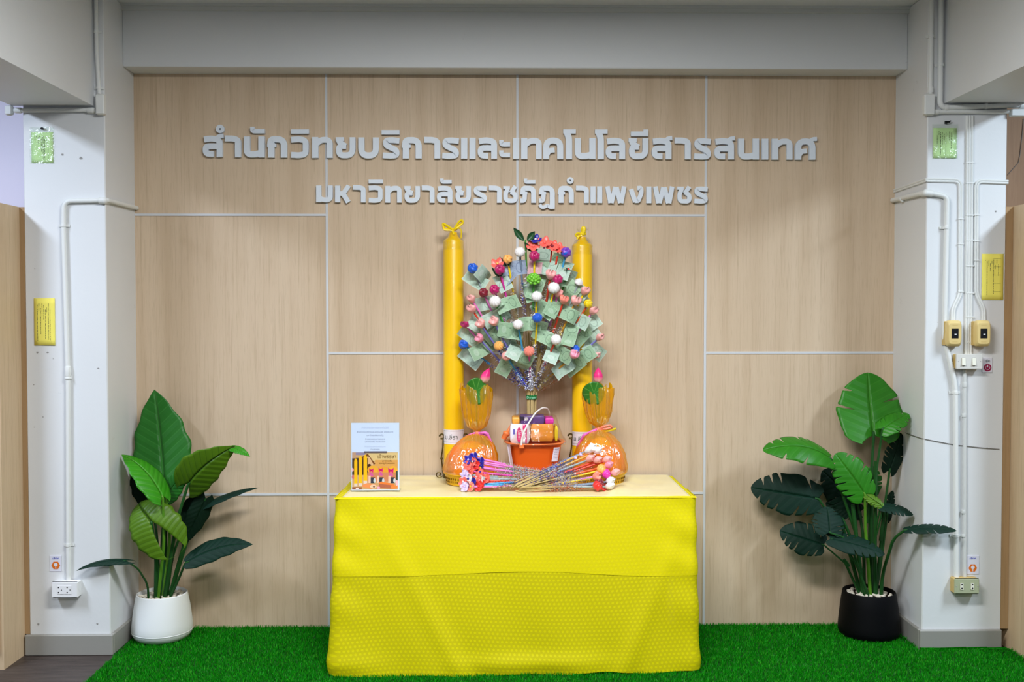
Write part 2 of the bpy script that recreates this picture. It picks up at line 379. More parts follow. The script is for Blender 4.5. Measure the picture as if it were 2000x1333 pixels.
G = {
 'e': [S([(49, 0), (49, 325)])],
 'ee': [S([(49, 0), (49, 325)]), S([(179, 0), (179, 325)])],
 'aa': [S([(0, 292), (120, 290), (203, 270), (203, 0)], [0, 20, 95, 0], 92)],
 'n': [S([(49, 325), (49, 46), (190, 46), (276, 75)], [0, 110, 60, 0], 94), S([(276, 0), (276, 325)])],
 'k': [S([(52, 168), (52, 285), (261, 285), (261, 0)], [0, 120, 135, 0], 96), S([(62, 0), (62, 200)], 0, 98), S([(0, 190), (138, 190)], 0, 52), S([(30, 205), (110, 235)], 0, 60)],
 'w': [S([(4, 280), (120, 290), (230, 270), (230, 165), (230, 55), (120, 38), (4, 46)], [0, 30, 100, 0, 100, 30, 0], 90)],
 't': [S([(49, 0), (49, 325)]), S([(60, 215), (140, 282), (276, 282), (276, 0)], [0, 70, 110, 0], 90)],
 'y': [S([(261, 325), (261, 44), (50, 44), (50, 190), (160, 190)], [0, 125, 120, 75, 0], 90), S([(48, 325), (48, 265), (110, 195)], [0, 50, 0], 88), S([(0, 296), (126, 296)], 0, 60), S([(90, 240), (160, 195)], 0, 58)],
 'b': [S([(49, 325), (49, 44), (276, 44), (276, 325)], [0, 135, 135, 0], 94)],
 'r': [S([(258, 272), (150, 286), (48, 280), (46, 205), (214, 125), (216, 48), (120, 40), (0, 48)], [0, 30, 62, 70, 70, 62, 30, 0], 88)],
 'l': [S([(24, 272), (130, 288), (261, 270), (261, 0)], [0, 40, 125, 0], 92), S([(261, 165), (150, 168), (48, 165), (48, 48), (168, 45)], [0, 20, 95, 95, 0], 88), S([(128, 46), (128, 82)], 0, 78)],
 's': [S([(24, 272), (130, 288), (266, 270), (266, 0)], [0, 40, 125, 0], 92), S([(266, 165), (150, 168), (48, 165), (48, 48), (172, 45)], [0, 20, 95, 95, 0], 88), S([(132, 46), (132, 82)], 0, 78), FLAG],
 'a': [S([(38, 293), (38, 224), (175, 224)], [0, 34, 0], 68), S([(38, 130), (38, 60), (175, 60)], [0, 34, 0], 68)],
 'kh': [S([(48, 0), (48, 285), (268, 285), (268, 0)], [0, 130, 130, 0], 94), S([(62, 70), (95, 130), (180, 138)], [0, 40, 0], 76)],
 'sh': [S([(48, 0), (48, 285), (268, 285), (268, 0)], [0, 130, 130, 0], 94), S([(62, 70), (95, 130), (185, 138)], [0, 40, 0], 76), S([(220, 270), (262, 318), (340, 325)], [0, 40, 0], 62)],
 'o': [S([(89, 0), (89, 330), (50, 425)], [0, 60, 0]), S([(0, 428), (195, 428)], 0, 68)],
 'i': [S([(0, 408), (280, 408)], 0, 70)],
 'ii': [S([(0, 394), (270, 394)], 0, 72), S([(232, 394), (232, 462)], 0, 76)],
 'at': [S([(38, 475), (38, 408), (230, 408)], [0, 40, 0], 68)],
 'am': ['ring'],
 'm': [S([(49, 0), (49, 325)]), S([(276, 325), (276, 44), (130, 44), (50, 92)], [0, 105, 50, 0], 92)],
 'h': [S([(49, 0), (49, 325)]), S([(60, 170), (160, 170), (268, 325)], [0, 55, 0], 88), S([(150, 180), (258, 0)], 0, 96)],
 'ch': [S([(84, 315), (84, 262), (46, 190), (46, 40), (238, 40), (238, 165), (150, 215)], [0, 40, 50, 95, 95, 50, 0], 84), S([(150, 195), (196, 262), (238, 325)], 0, 80), S([(0, 296), (130, 296)], 0, 58)],
 'ph': [S([(52, 168), (52, 285), (261, 285), (261, 0)], [0, 120, 135, 0], 96), S([(92, 205), (82, 42), (0, 42)], [0, 40, 0], 84), S([(0, 190), (138, 190)], 0, 52)],
 'tt': [S([(52, 168), (52, 285), (261, 285), (261, -115)], [0, 120, 135, 0], 96), S([(92, 205), (82, 42), (0, 42)], [0, 40, 0], 84), S([(0, 190), (138, 190)], 0, 52), S([(12, -35), (60, -88), (110, -82), (168, -45), (215, -88), (300, -84)], [0, 30, 30, 20, 30, 0], 66)],
 'p': [S([(46, 325), (108, 0)], 0, 90), S([(122, 0), (204, 312)], 0, 88), S([(222, 312), (298, 0)], 0, 88), S([(312, 0), (374, 325)], 0, 90)],
 'ng': [S([(42, 272), (128, 20)], 0, 92), S([(120, 44), (185, 44), (246, 200), (240, 300), (165, 292)], [0, 20, 60, 70, 0], 84)],
}
letter_m = mat('pale_grey_lettering', (220, 228, 238), .45, .3)
def line_of_letters(name, label, seq, scale, base):
    x0 = seq[0][1]; root = thing(name, P(x0, base(x0), -.001), label, 'wall sign')
    k = 0
    for (g, px) in seq:
        b = MB(); by = base(px)
        for s in G[g]:
            z = -.0042 - k*.00006; k += 1
            def place(p, y): 
                q = P(px+p[0]/scale, by-p[1]/scale, -.012); return (q.x, y, q.z)
            if s == 'ring':
                n = 28; o = len(b.v)
                for y in (-.002, -.02):
                    for r in (66, 15):
                        for i in range(n):
                            a = 2*PI*i/n; b.v.append(place((66+r*math.cos(a), 438+r*math.sin(a)), y))
                for i in range(n):
                    j = (i+1) % n
                    for f in ((2*n+i, 2*n+j, 3*n+j, 3*n+i), (i, j, 2*n+j, 2*n+i), (n+i, n+j, 3*n+j, 3*n+i)): b.f.append(tuple(o+t for t in f)); b.mi.append(0)
                continue
            pts, rad, w = s; pp = fillet([(p[0], p[1], 0) for p in pts], rad, 8)
            k2 = k % 6
            ribbon(b, pp, w, -.002, -.020-k2*.00012, place)
        bmx = b.mesh('letter', letter_m, False, wloc(root)); bm = bmesh.new(); bm.from_mesh(bmx); bmesh.ops.recalc_face_normals(bm, faces=bm.faces); bm.to_mesh(bmx); bm.free()
        link('letter', bmx, root)
    return root
b1 = lambda x: float(np.interp(x, [396, 700, 1000, 1300, 1590], [307.1, 309.8, 310.8, 311.4, 312.6]))
b2 = lambda x: float(np.interp(x, [620, 790, 1100, 1350], [395.3, 396.5, 396.8, 397.9]))
line_of_letters('wall_sign_lettering', 'upper, longer line of large raised pale grey Thai letters on the wood wall', [
 ('s', 396.3), ('am', 422.3), ('aa', 440), ('n', 476.9), ('at', 488.8), ('k', 522.5), ('w', 568.8), ('i', 568.8), ('t', 610), ('y', 656.3), ('b', 700), ('r', 748.1), ('i', 745.6), ('k', 785.3),
 ('aa', 829), ('r', 864), ('ee', 900.6), ('l', 932.5), ('a', 974.4), ('e', 1001.9), ('t', 1017.8), ('kh', 1060.6), ('o', 1100), ('n', 1122.3), ('o', 1161.9), ('l', 1182.3), ('y', 1227.5), ('ii', 1231.9),
 ('s', 1271.9), ('aa', 1317.5), ('r', 1355.3), ('s', 1394), ('n', 1441), ('e', 1487.5), ('t', 1506.9), ('sh', 1552.3)], 8.0, b1)
line_of_letters('wall_sign_lettering', 'lower, shorter line of raised pale grey Thai letters above the candles', [
 ('m', 618), ('h', 654.9), ('aa', 689.6), ('w', 720.2), ('i', 720.2), ('t', 752.7), ('y', 790), ('aa', 823.9), ('l', 853.1), ('at', 859.3), ('y', 889.3), ('r', 925), ('aa', 954.9), ('ch', 982.9),
 ('ph', 1016), ('at', 1022.5), ('tt', 1052.4), ('k', 1089.5), ('am', 1106.9), ('aa', 1124.8), ('ee', 1153.1), ('p', 1181.4), ('ng', 1227.8), ('e', 1262), ('p', 1275), ('ch', 1322.1), ('r', 1355.6)], 7.692/.77, b2)

# ================================================================== cabinets beside the pillars
def cabinet(x0, x1, yf, ztop, label, doorx):
    b = MB(); b.box((x0, yf, 0), (x1, YC+.004 if False else -.012, ztop)); root = solo('storage_cabinet', b, wood_cab, ((x0+x1)/2, yf, 0), label, 'cabinet', smooth=False)
    d = MB(); d.box((doorx[0], yf-.018, .085), (doorx[1], yf-.0005, ztop-.004), .002); dr = part('door', d, wood_cab, root, False)
    return root
cabinet(-2.95, -2.118, -.548, 2.008, 'tall oak veneer cabinet at the left edge of the photo, beside the pillar', (-2.94, -2.136))
cabinet(2.338, 3.1, -.60, 2.018, 'tall oak veneer cabinet at the right edge, beside the pillar with light switches', (2.356, 3.09))

# ================================================================== painted conduits on the pillars
YF = YC
def pipe(root_label, pts, r, fil, clips=(), couplings=(), extra=None, name='conduit_pipe', m=None, seg=12, flat=1.0, at=None):
    m = m or pipe_paint; pp = fillet(pts, fil, 8)
    root = thing(name, pp[-1] if at is None else at, root_label, 'conduit')
    b = MB(); b.tube(pp, r, seg, flat=flat); part('pipe', b, m, root)
    for c in clips:                                  # saddle clip: band round the pipe with two ears
        c, d = Vector(c[0]), Vector(c[1]).normalized(); b = MB(); side = d.cross(Vector((0, 1, 0))).normalized()
        b.tube([c-d*.006, c+d*.006], r+.0022, 12); b.obox(c+side*(r+.006)+Vector((0, r*.72, 0)), side, d, Vector((0, 1, 0)), .007, .006, .0012); b.obox(c-side*(r+.006)+Vector((0, r*.72, 0)), side, d, Vector((0, 1, 0)), .007, .006, .0012)
        part('clip', b, m, root)
    for c in couplings:
        c, d, L, rr = Vector(c[0]), Vector(c[1]).normalized(), c[2], c[3]; b = MB(); b.tube([c-d*L, c-d*(L-.003), c+d*(L-.003), c+d*L], [rr*.94, rr, rr, rr*.94], 14); part('coupling', b, m, root)
    if extra: extra(root)
    return root
def F(px, py, r=.0): return P(px, py, YF-r)
Zv = Vector((0, 0, 1)); Xv = Vector((1, 0, 0)); Yv = Vector((0, 1, 0))
r = .0105
# left pillar: pipe that drops to the socket
def lx(root):
    b = MB(); c = F(204, 392, r); b.tube([c+Vector((-.022, 0, 0)), c, c+Vector((.001, .0, 0))], r*1.45, 14); b.ball(c, r*1.5, seg=14); b.tube([c, c+Vector((.004, .028, 0))], r*1.4, 14); part('corner_elbow', b, pipe_paint, root)
side_end = Vector((XL+r, -.004, PX(271, 408, XL+r).z))
pipe('white painted conduit bending over the left pillar and dropping to the white socket', [side_end, Vector((XL+r, YF-r, F(204, 392).z)), F(125, 393, r), F(124, 440, r), F(133, 740, r), F(134, 1136, r)], r, [0, .012, .035, .05, .05, 0],
     clips=[(F(124.3, 441, r), Zv), (F(133.4, 1065, r), Zv)], couplings=[(F(132.8, 726, r), Zv, .022, r*1.25), (F(133.2, 739, r), Zv, .005, r*1.45)], extra=lx)
# left pillar: pipe at the top, junction box, run under the beam
def jb(px0, py0, px1, py1, depth):
    def f(root):
        b = MB(); a, c = P(px0, py0, YF-depth), P(px1, py1, YF-depth); b.box((a.x, YF-depth, a.z), (c.x, YF-.0005, c.z), .004); part('junction_box', b, pipe_paint, root)
    return f
pipe('white conduit dropping from the ceiling into the box at the top of the left pillar', [F(187, -30, .0085), F(189, 100, .0085), F(194, 184, .0085)], .0085, .03, clips=[(F(188, 62, .0085), Zv), (F(193, 172, .0085), Zv)], extra=jb(185.5, 183, 203, 223, .034))
def le(root):
    b = MB(); c = F(19, 216, .012); b.box((c.x-.018, c.y-.014, c.z-.022), (c.x+.016, c.y+.012, c.z+.022), .006); part('corner_elbow', b, pipe_paint, root)
pipe('horizontal white conduit under the left beam, above the left green note', [F(186, 215, .012), F(28, 216, .012)], .0095, 0, couplings=[(F(177, 216, .012), Xv, .014, .0125), (F(36, 216, .012), Xv, .014, .0125)], extra=le)
# right pillar
pipe('thinner vertical conduit at the top right dropping into the painted box on the pillar', [F(1820, -30, .009), F(1817, 184, .009)], .0095, 0, clips=[(F(1819, 71, .009), Zv)], couplings=[(F(1817.5, 176, .009), Zv, .012, .0125)], extra=jb(1806.5, 183, 1826.5, 224, .03))
pipe('vertical conduit at the top right that elbows along the underside of the beam', [F(1838, -30, .012), F(1835.5, 211, .012), F(2030, 204, .012)], .0118, [0, .034, 0], clips=[(F(1837, 127, .012), Zv), (F(1925, 207.5, .012), Xv)], couplings=[(F(1848, 210.8, .012), Xv, .008, .0138), (F(1997, 206, .012), Xv, .014, .0145)])
def hb(root):
    b = MB(); a, c = P(1976, 212, YF-.03), P(2010, 227, YF-.03); b.box((a.x, YF-.03, a.z), (c.x, YF-.0005, c.z), .004); part('coupling', b, pipe_paint, root)
pipe('lower of the two horizontal conduits under the right beam', [F(1826, 219, .01), F(1974, 218, .01)], .0095, 0, couplings=[(F(1829, 219, .01), Xv, .01, .0115)], extra=hb)
# flat painted cable bundles
def bundle(label, pts, w, fil, n, clipn=()):
    pts = [Vector(p) for p in pts]; root = thing('cable_bundle', pts[-1], label, 'cables'); off = [(k-(n-1)/2)*w/n for k in range(n)]
    for o in off:
        base = fillet(pts, fil, 8); q = []
        for i, p in enumerate(base):
            t = (base[min(i+1, len(base)-1)]-base[max(i-1, 0)]); t.normalize(); nrm = Vector((0, -1, 0)) if abs(t.y) < .8 else Vector((1, 0, 0)); sd = t.cross(nrm).normalized(); q.append(p+sd*o)
        b = MB(); b.tube(q, w/n*.54, 8); part('cable', b, pipe_paint, root)
    for c in clipn:
        c = Vector(c); b = MB(); b.box((c.x-w/2-.002, c.y-.007, c.z-.003), (c.x+w/2+.002, YF-.0002, c.z+.003), .001); part('clip', b, pipe_paint, root)
    return root
q = .005
bundle('wide straight band of painted cables running down to the switch plate', [F(1894, 226, q), F(1893, 450, q), F(1891, 692, q)], .034, .02, 3, [F(1894, y, q) for y in (318, 358, 421, 470, 520, 573, 620, 669)])
bundle('painted cables wrapping the right pillar and forking left to the left breaker', [Vector((XR-.004, -.004, PX(1746, 374, XR).z)), Vector((XR-.004, YF-q, F(1810, 352).z)), F(1876, 353, q), F(1876, 575, q), F(1862, 604, q), F(1861, 630, q)], .019, [0, .008, .03, .022, .02, 0], 2, [F(1876, y, q) for y in (428, 477, 570)])
bundle('painted cables from the right edge of the pillar forking to the right breaker', [F(1969, 356, q), F(1907, 354, q), F(1907, 575, q), F(1921, 604, q), F(1921, 630, q)], .019, [0, .03, .022, .02, 0], 2, [F(1907, y, q) for y in (420, 471, 509)])
def gx(root):
    b = MB(); c = F(1808, 377, .012); b.ball(c, .0165, seg=14); b.tube([c, c+Vector((.03, 0, -.003))], .0155, 14); b.tube([c, c+Vector((-.002, .03, 0))], .0155, 14); part('corner_elbow', b, pipe_paint, root)
pipe('thick white conduit wrapping the right pillar and running down to the olive socket', [Vector((XR-.012, -.004, PX(1740, 394, XR).z)), Vector((XR-.012, YF-.012, F(1808, 377).z)), F(1826, 379, .012), F(1850, 384, .012), F(1849, 440, .012), F(1844, 660, .012), F(1866, 752, .012), F(1868, 1128, .012)], .0118, [0, .01, .02, .05, .05, .06, .06, 0],
     clips=[(F(1847.5, 445, .012), Zv), (F(1866, 767, .012), Zv), (F(1867, 1047, .012), Zv), (PX(1762, 389, XR-.012), Yv)], extra=gx)
pipe('thin white conduit from under the switch plate down to the olive socket', [F(1884, 722, .008), F(1884, 1128, .008)], .0085, 0, couplings=[(F(1884, 752, .008), Zv, .012, .0105), (F(1883, 812, .008), Zv, .008, .0105), (F(1882, 1000, .008), Zv, .008, .01), (F(1882, 1047, .008), Zv, .006, .01)], m=trunk_paint)

# ------------------------------------------------------------------ sockets, switches, breakers
ivory = mat('white_plastic', (236, 236, 238), .35, .4); black = mat('black_plastic', (22, 22, 26), .35); beige = mat('yellowed_plastic', (222, 196, 132), .4, .4)
tan = mat('tan_mounting_box', (200, 170, 104), .45); olive = mat('olive_beige_plastic', (172, 178, 146), .45); cream = mat('cream_rocker', (232, 230, 214), .35, .4)
def plate(name, px0, py0, px1, py1, d, label, cat, m, boxm, bev=.004):
    a, c = P(px0, py0, YF-d), P(px1, py1, YF-d); root = thing(name, ((a.x+c.x)/2, YF, c.z), label, cat)
    b = MB(); b.box((a.x+.001, YF-d+.008, a.z-.001), (c.x-.001, YF-.0003, c.z+.001), .003); part('mounting_box', b, boxm, root)
    b = MB(); b.box((a.x, YF-d, a.z), (c.x, YF-d+.009, c.z), bev); part('face_plate', b, m, root)
    return root, a, c
root, a, c = plate('wall_socket', 100, 1137.5, 152, 1168.5, .045, 'white double wall socket low on the left pillar', 'socket', ivory, ivory)
cx, cz = (a.x+c.x)/2, (a.z+c.z)/2
b = MB(); b.box((cx-.032, YF-.0465, cz-.019), (cx+.032, YF-.045, cz+.019), .001); rim = part('insert', b, ivory, root)
for s in (-1, 1):
    b = MB()
    for dx, dz, rr in ((-.007, .011, .0032), (-.007, -.011, .0032), (.006, 0, .0026)): b.ball((cx+s*.019+dx, YF-.0466, cz+dz), rr, .001, rr, 10, 5)
    part('socket_holes', b, black, rim)
root, a, c = plate('wall_socket', 1864.5, 1131, 1913, 1161, .048, 'olive beige double wall socket low on the right pillar', 'socket', olive, tan)
cx, cz = (a.x+c.x)/2, (a.z+c.z)/2
for s in (-1, 1):
    b = MB(); b.box((cx+s*.024-.0075, YF-.0505, cz-.015), (cx+s*.024+.0075, YF-.048, cz+.015), .002); o = part('outlet_insert', b, cream, root)
    b = MB()
    for dz in (-.0085, .0085): b.ball((cx+s*.024, YF-.0506, cz+dz), .0038, .001, .0034, 10, 5)
    part('socket_holes', b, black, o)
b = MB()
for s in (-1, 1): b.ball((cx+s*.049, YF-.0481, cz), .0025, .001, .0025, 8, 5)
part('screw', b, scuff, root)
root, a, c = plate('switch_plate', 1868, 692, 1919, 721.5, .042, 'pale switch plate with two rocker switches on the right pillar', 'light switch', mat('pale_switch_plate', (214, 212, 206), .4), tan, .002)
cx, cz = (a.x+c.x)/2, (a.z+c.z)/2
for s in (-1, 1):
    x = cx+s*.0235-.004; b = MB(); b.face([(x-.0085, YF-.0425, cz-.018), (x+.0085, YF-.0425, cz-.018), (x+.0085, YF-.0425, cz+.018), (x-.0085, YF-.0425, cz+.018)]); k = part('switch_surround', b, scuff, root, False)
    b = MB(); M = Matrix.Rotation(-.16, 3, 'X'); b.obox((x, YF-.044, cz), Xv, M @ Yv, M @ Zv, .0078, .0035, .0165); part('rocker', b, cream, root, False)
b = MB()
for s in (-1, 1): b.ball((cx+s*.05, YF-.0421, cz), .0024, .001, .0024, 8, 5)
part('screw', b, scuff, root)
for px0, px1, lab in ((1850.5, 1880, 'yellowed breaker box with black toggle, left of the pair above the switch plate'), (1906.5, 1936.5, 'yellowed breaker box with black toggle, right of the pair and nearer the yellow note')):
    a, c = P(px0, 626, YF-.055), P(px1, 677.5, YF-.055); cx, cz = (a.x+c.x)/2, (a.z+c.z)/2; hw, hh = (c.x-a.x)/2, (a.z-c.z)/2
    root = thing('breaker_box', (cx, YF, c.z), lab, 'circuit breaker')
    b = MB(); b.box((cx-hw-.001, YF-.03, cz-hh+.004), (cx+hw+.001, YF-.0003, cz+hh-.004), .003); part('back_box', b, tan, root)
    b = MB(); o = []                               # domed cover with rounded ends
    n = 24
    for (ins, y) in ((0, -.03), (0, -.042), (.003, -.05), (.008, -.055)):
        for k in range(n):
            t = 2*PI*k/n; ex = .35; sx = math.copysign(abs(math.cos(t))**ex, math.cos(t)); sz = math.copysign(abs(math.sin(t))**ex, math.sin(t)); o.append((cx+(hw-ins)*sx, YF+y, cz+(hh-ins*1.6)*sz))
    b.quadgrid(o, 4, n, closed_v=True); b.face(o[-n:]); part('cover', b, beige, root)
    b = MB(); b.box((cx-.0165, YF-.0562, cz-.024), (cx+.0165, YF-.0545, cz+.024), .0008); fr = part('toggle_frame', b, beige, root)
    b = MB(); b.box((cx-.0155, YF-.0575, cz-.0215), (cx+.0155, YF-.0555, cz+.0215), .0008); t = part('toggle', b, black, root)
    b = MB(); b.box((cx-.003, YF-.0582, cz-.006), (cx+.006, YF-.0573, cz-.002)); part('toggle_mark', b, ivory, t)
    b = MB(); b.box((cx-.012, YF-.0555, cz+.036), (cx+.012, YF-.0545, cz+.0375)); b.box((cx-.012, YF-.0555, cz-.038), (cx+.012, YF-.0545, cz-.0365)); part('moulded_line', b, tan, root)

# ------------------------------------------------------------------ notes and stickers
ink = mat('dark_print_ink', (70, 74, 64), .7); sleeve = film('clear_plastic_sleeve', (250, 252, 250), .18, .12)
yel_paper = mat('yellow_note_paper', (252, 240, 112), .7); grn_paper = mat('green_note_paper', (208, 238, 174), .7)
def note(label, px0, py0, px1, py1, m, pin, margin=0, seedv=1, grid=False):
    rnd = random.Random(seedv); a, c = P(px0, py0, YF-.003), P(px1, py1, YF-.003)
    root = thing('paper_note', ((a.x+c.x)/2, YF, c.z), label, 'note')
    n, mm = 6, 9; pts = [(a.x+(c.x-a.x)*i/(n-1), YF-.0022-.0012*abs(math.sin(j*.35+i*.3))*(j/(mm-1)), a.z+(c.z-a.z)*j/(mm-1)) for i in range(n) for j in range(mm)]
    b = MB(); b.quadgrid(pts, n, mm); o = part('paper', b, m, root, 'all'); s = o.modifiers.new('solidify', 'SOLIDIFY'); s.thickness = .0006
    b = MB(); w, h = c.x-a.x, a.z-c.z               # rows of fine print run sideways on the sheet
    for r_ in range(9):
        x = a.x+w*(.16+.075*r_)
        z = a.z-h*rnd.uniform(.1, .25)
        while z > c.z+h*.12:
            l = rnd.uniform(.003, .012); b.box((x, YF-.0040, max(z-l, c.z+h*.1)), (x+rnd.uniform(.0009, .0018), YF-.0034, z)); z -= l+rnd.uniform(.001, .004)
            if rnd.random() < (.05 if r_ % 3 else .16): break
    if grid:
        for t in range(5): b.box((a.x+w*.52, YF-.0040, a.z-h*(.1+.18*t)), (a.x+w*.88, YF-.0034, a.z-h*(.1+.18*t)-.0007))
    part('print', b, ink, root, False)
    if margin:
        b = MB(); b.box((a.x-.006, YF-.0052, c.z-.004), (c.x+.006, YF-.0046, a.z+margin), .0002); part('plastic_sleeve', b, sleeve, root, False)
    if pin:
        b = MB(); p = P(pin[0], pin[1], YF-.012); b.ball(p, .007, .006, .0055, 10, 6); b.box((p.x-.003, p.y, p.z-.003), (p.x+.003, YF-.0005, p.z+.003)); 
        if len(pin) > 2: b.box((p.x-.008, p.y-.006, p.z), (p.x+.015, p.y, p.z+.008), .001); b.tube([p+Vector((.006, 0, .002)), p+Vector((.02, -.004, .008))], .003, 6)
        part('pin', b, black, root)
    return root
note('pale green note in a clear sleeve pinned near the top of the left pillar', 61, 258, 104, 318, grn_paper, (82, 251), .022, 1)
note('pale green note in a clear sleeve clipped near the top of the right pillar', 1823, 250, 1868, 309, grn_paper, (1848, 240, 1), .016, 2)
note('yellow printed note stuck on the left pillar above two screw holes', 66, 583, 108, 675, yel_paper, None, 0, 3)
note('yellow printed note on the right pillar beside the oak cabinet', 1918, 496, 1959, 586, yel_paper, None, 0, 4, True)
stk = mat('white_sticker', (222, 222, 234), .3, .5); crim = mat('crimson_print', (150, 24, 70), .5); orng = mat('orange_print', (222, 112, 30), .5); blu = mat('blue_print', (90, 100, 190), .5)
a, c = P(1919, 699, YF-.004), P(1938, 728, YF-.004); w = c.x-a.x
root = thing('power_sticker', ((a.x+c.x)/2, YF, c.z), 'small white sticker with a crimson power symbol beside the switch plate', 'sticker')
b = MB(); b.box((a.x, YF-.004, a.z), (c.x, YF-.0004, c.z), .0004); part('sticker_sheet', b, stk, root, False)
text_mesh('sticker_text', 'ปิด', ink, root, .017, ((a.x+c.x)/2+.002, YF-.0046, a.z-.016))
cc = Vector(((a.x+c.x)/2+.001, YF-.0048, c.z+.022)); b = MB(); b.disc(cc, .0175, 28); part('power_symbol_disc', b, crim, root, False)
b = MB(); arc = [cc+Vector((.0095*math.sin(t), -.0006, .0095*math.cos(t))) for t in np.linspace(.75, 2*PI-.75, 24)]; b.tube(arc, .0017, 6, flat=.4); b.box((cc.x-.0017, cc.y-.001, cc.z+.001), (cc.x+.0017, cc.y-.0004, cc.z+.013)); part('power_symbol', b, stk, root, False)
def plug_sticker(label, px0, py0, px1, py1, ccol):
    a, c = P(px0, py0, YF-.003), P(px1, py1, YF-.003); root = thing('socket_sticker', ((a.x+c.x)/2, YF, c.z), label, 'sticker'); cx = (a.x+c.x)/2
    b = MB(); b.box((a.x, YF-.003, a.z), (c.x, YF-.0004, c.z), .0004); part('sticker_sheet', b, stk, root, False)
    text_mesh('sticker_text', 'ปลั๊กไฟ', blu, root, .0105, (cx, YF-.0036, a.z-.013))
    cc = Vector((cx+.001, YF-.0038, c.z+.028)); b = MB(); b.disc(cc, .0195, 6); part('hexagon', b, orng, root, False)
    b = MB(); b.disc(cc+Vector((0, -.0004, .003)), .0085, 14); b.box((cc.x-.006, cc.y-.0008, cc.z-.004), (cc.x+.006, cc.y-.0004, cc.z+.004)); b.box((cc.x-.0018, cc.y-.0008, cc.z-.015), (cc.x+.0018, cc.y-.0004, cc.z-.003)); part('plug_symbol', b, stk, root, False)
plug_sticker('small white sticker with an orange hexagon above the white socket', 97, 1086, 120, 1117, orng)
plug_sticker('small white sticker with an orange hexagon above the olive socket', 1887, 1086, 1912, 1122, orng)
# stray wire
wire_m = mat('grey_wire', (120, 116, 112), .5)
b = MB(); w0 = Vector((XR-.003, -.06, PX(1772, 842, XR).z)); b.tube(fillet([PX(1768, 846, XR-.003), PX(1800, 857, XR-.003), F(1806, 858, .003), F(1862, 869, .003), F(1915, 875, .004), F(1952, 878, .003)], .02), .0016, 6)
solo('loose_wire', b, wire_m, F(1860, 869, 0), 'thin grey wire strung across the right pillar behind the monstera', 'wire')
b = MB(); b.ball(F(1928, 876, .004), .004, .0015, .003, 8, 5); b.tube([P(1968, 342, -.003), P(1989, 318, -.003), P(1992, 303, -.003), P(1996, 268, -.003), P(1999, 232, -.003)], .0016, 6); 
solo('loose_wire', b, wire_m, P(1990, 320, -.003), 'thin dark wire dangling on the brown wall at the upper right edge', 'wire')

# ================================================================== turf
turf_base = mat('turf_backing', (14, 70, 14), .9)
b = MB(); b.box((-1.705, -1.51, 0.0005), (2.62, YC-.019, .006)); b.box((XL+.018, YC-.02, .0005), (XR-.018, -.001, .006))
turf = struct('floor_turf', b, turf_base); turf['label'] = 'backing of the green artificial turf'
N = 275000
X = rng.uniform(-1.70, 2.42, N); Yy = -rng.uniform(0.004, 1.50, N)
keep = ~(((X < XL+.022) | (X > XR-.022)) & (Yy > YC-.022)) & ~((X > 2.335) & (Yy > -.62))
keep &= ~((X > -.64) & (X < .80) & (Yy < -.1) & (Yy > -.55) & (rng.random(N) < .75))
X, Yy = X[keep], Yy[keep]; N = len(X)
h = rng.uniform(.011, .021, N); wd = rng.uniform(.0009, .0016, N); an = rng.uniform(0, 2*PI, N); la = rng.uniform(0, 2*PI, N); le_ = rng.uniform(.001, .012, N)
dx, dy = np.cos(an)*wd, np.sin(an)*wd; ex, ey = np.cos(la)*le_, np.sin(la)*le_-.002; z0 = np.full(N, .004)
V = np.stack([np.stack([X-dx, Yy-dy, z0], 1), np.stack([X+dx, Yy+dy, z0], 1), np.stack([X+dx*.8+ex*.45, Yy+dy*.8+ey*.45, z0+h*.6], 1), np.stack([X-dx*.8+ex*.45, Yy-dy*.8+ey*.45, z0+h*.6], 1), np.stack([X+ex, Yy+ey, z0+h], 1)], 1).reshape(-1, 3)
V[:, 0] = np.where(V[:, 1] > YC-.03, np.clip(V[:, 0], XL+.018, XR-.018), V[:, 0]); V[:, 1] = np.minimum(V[:, 1], -.002)
me = bpy.data.meshes.new('turf_grass'); me.vertices.add(N*5); me.vertices.foreach_set('co', V.ravel())
bi = np.arange(N)*5; loops = np.stack([bi, bi+1, bi+2, bi+3, bi+3, bi+2, bi+4], 1).ravel(); me.loops.add(N*7); me.loops.foreach_set('vertex_index', loops.astype(np.int32))
st = np.stack([np.arange(N)*7, np.arange(N)*7+4], 1).ravel(); me.polygons.add(N*2); me.polygons.foreach_set('loop_start', st.astype(np.int32)); me.polygons.foreach_set('loop_total', np.tile([4, 3], N).astype(np.int32)); me.update(); me.validate()
g = NT('turf_blade'); geo = g.n('NewGeometry'); col = g.ramp(geo.outputs['Random Per Island'], [(0, rgb(8, 112, 8)), (.5, rgb(16, 148, 14)), (.85, rgb(30, 170, 22)), (1, rgb(76, 180, 40))])
g.l(col, g.b.inputs['Base Color']); g.b.inputs['Roughness'].default_value = .45; g.b.inputs['Specular IOR Level'].default_value = .25
tr = g.n('BsdfTranslucent'); g.l(col, tr.inputs[0]); mx = g.n('MixShader'); mx.inputs[0].default_value = .25; g.l(g.b.outputs[0], mx.inputs[1]); g.l(tr.outputs[0], mx.inputs[2]); g.l(mx.outputs[0], g.out.inputs[0])
me.materials.append(g.m); tag(link('turf_grass', me), 'short bright green artificial grass covering the floor in front of the wood wall', 'grass', kind='stuff')

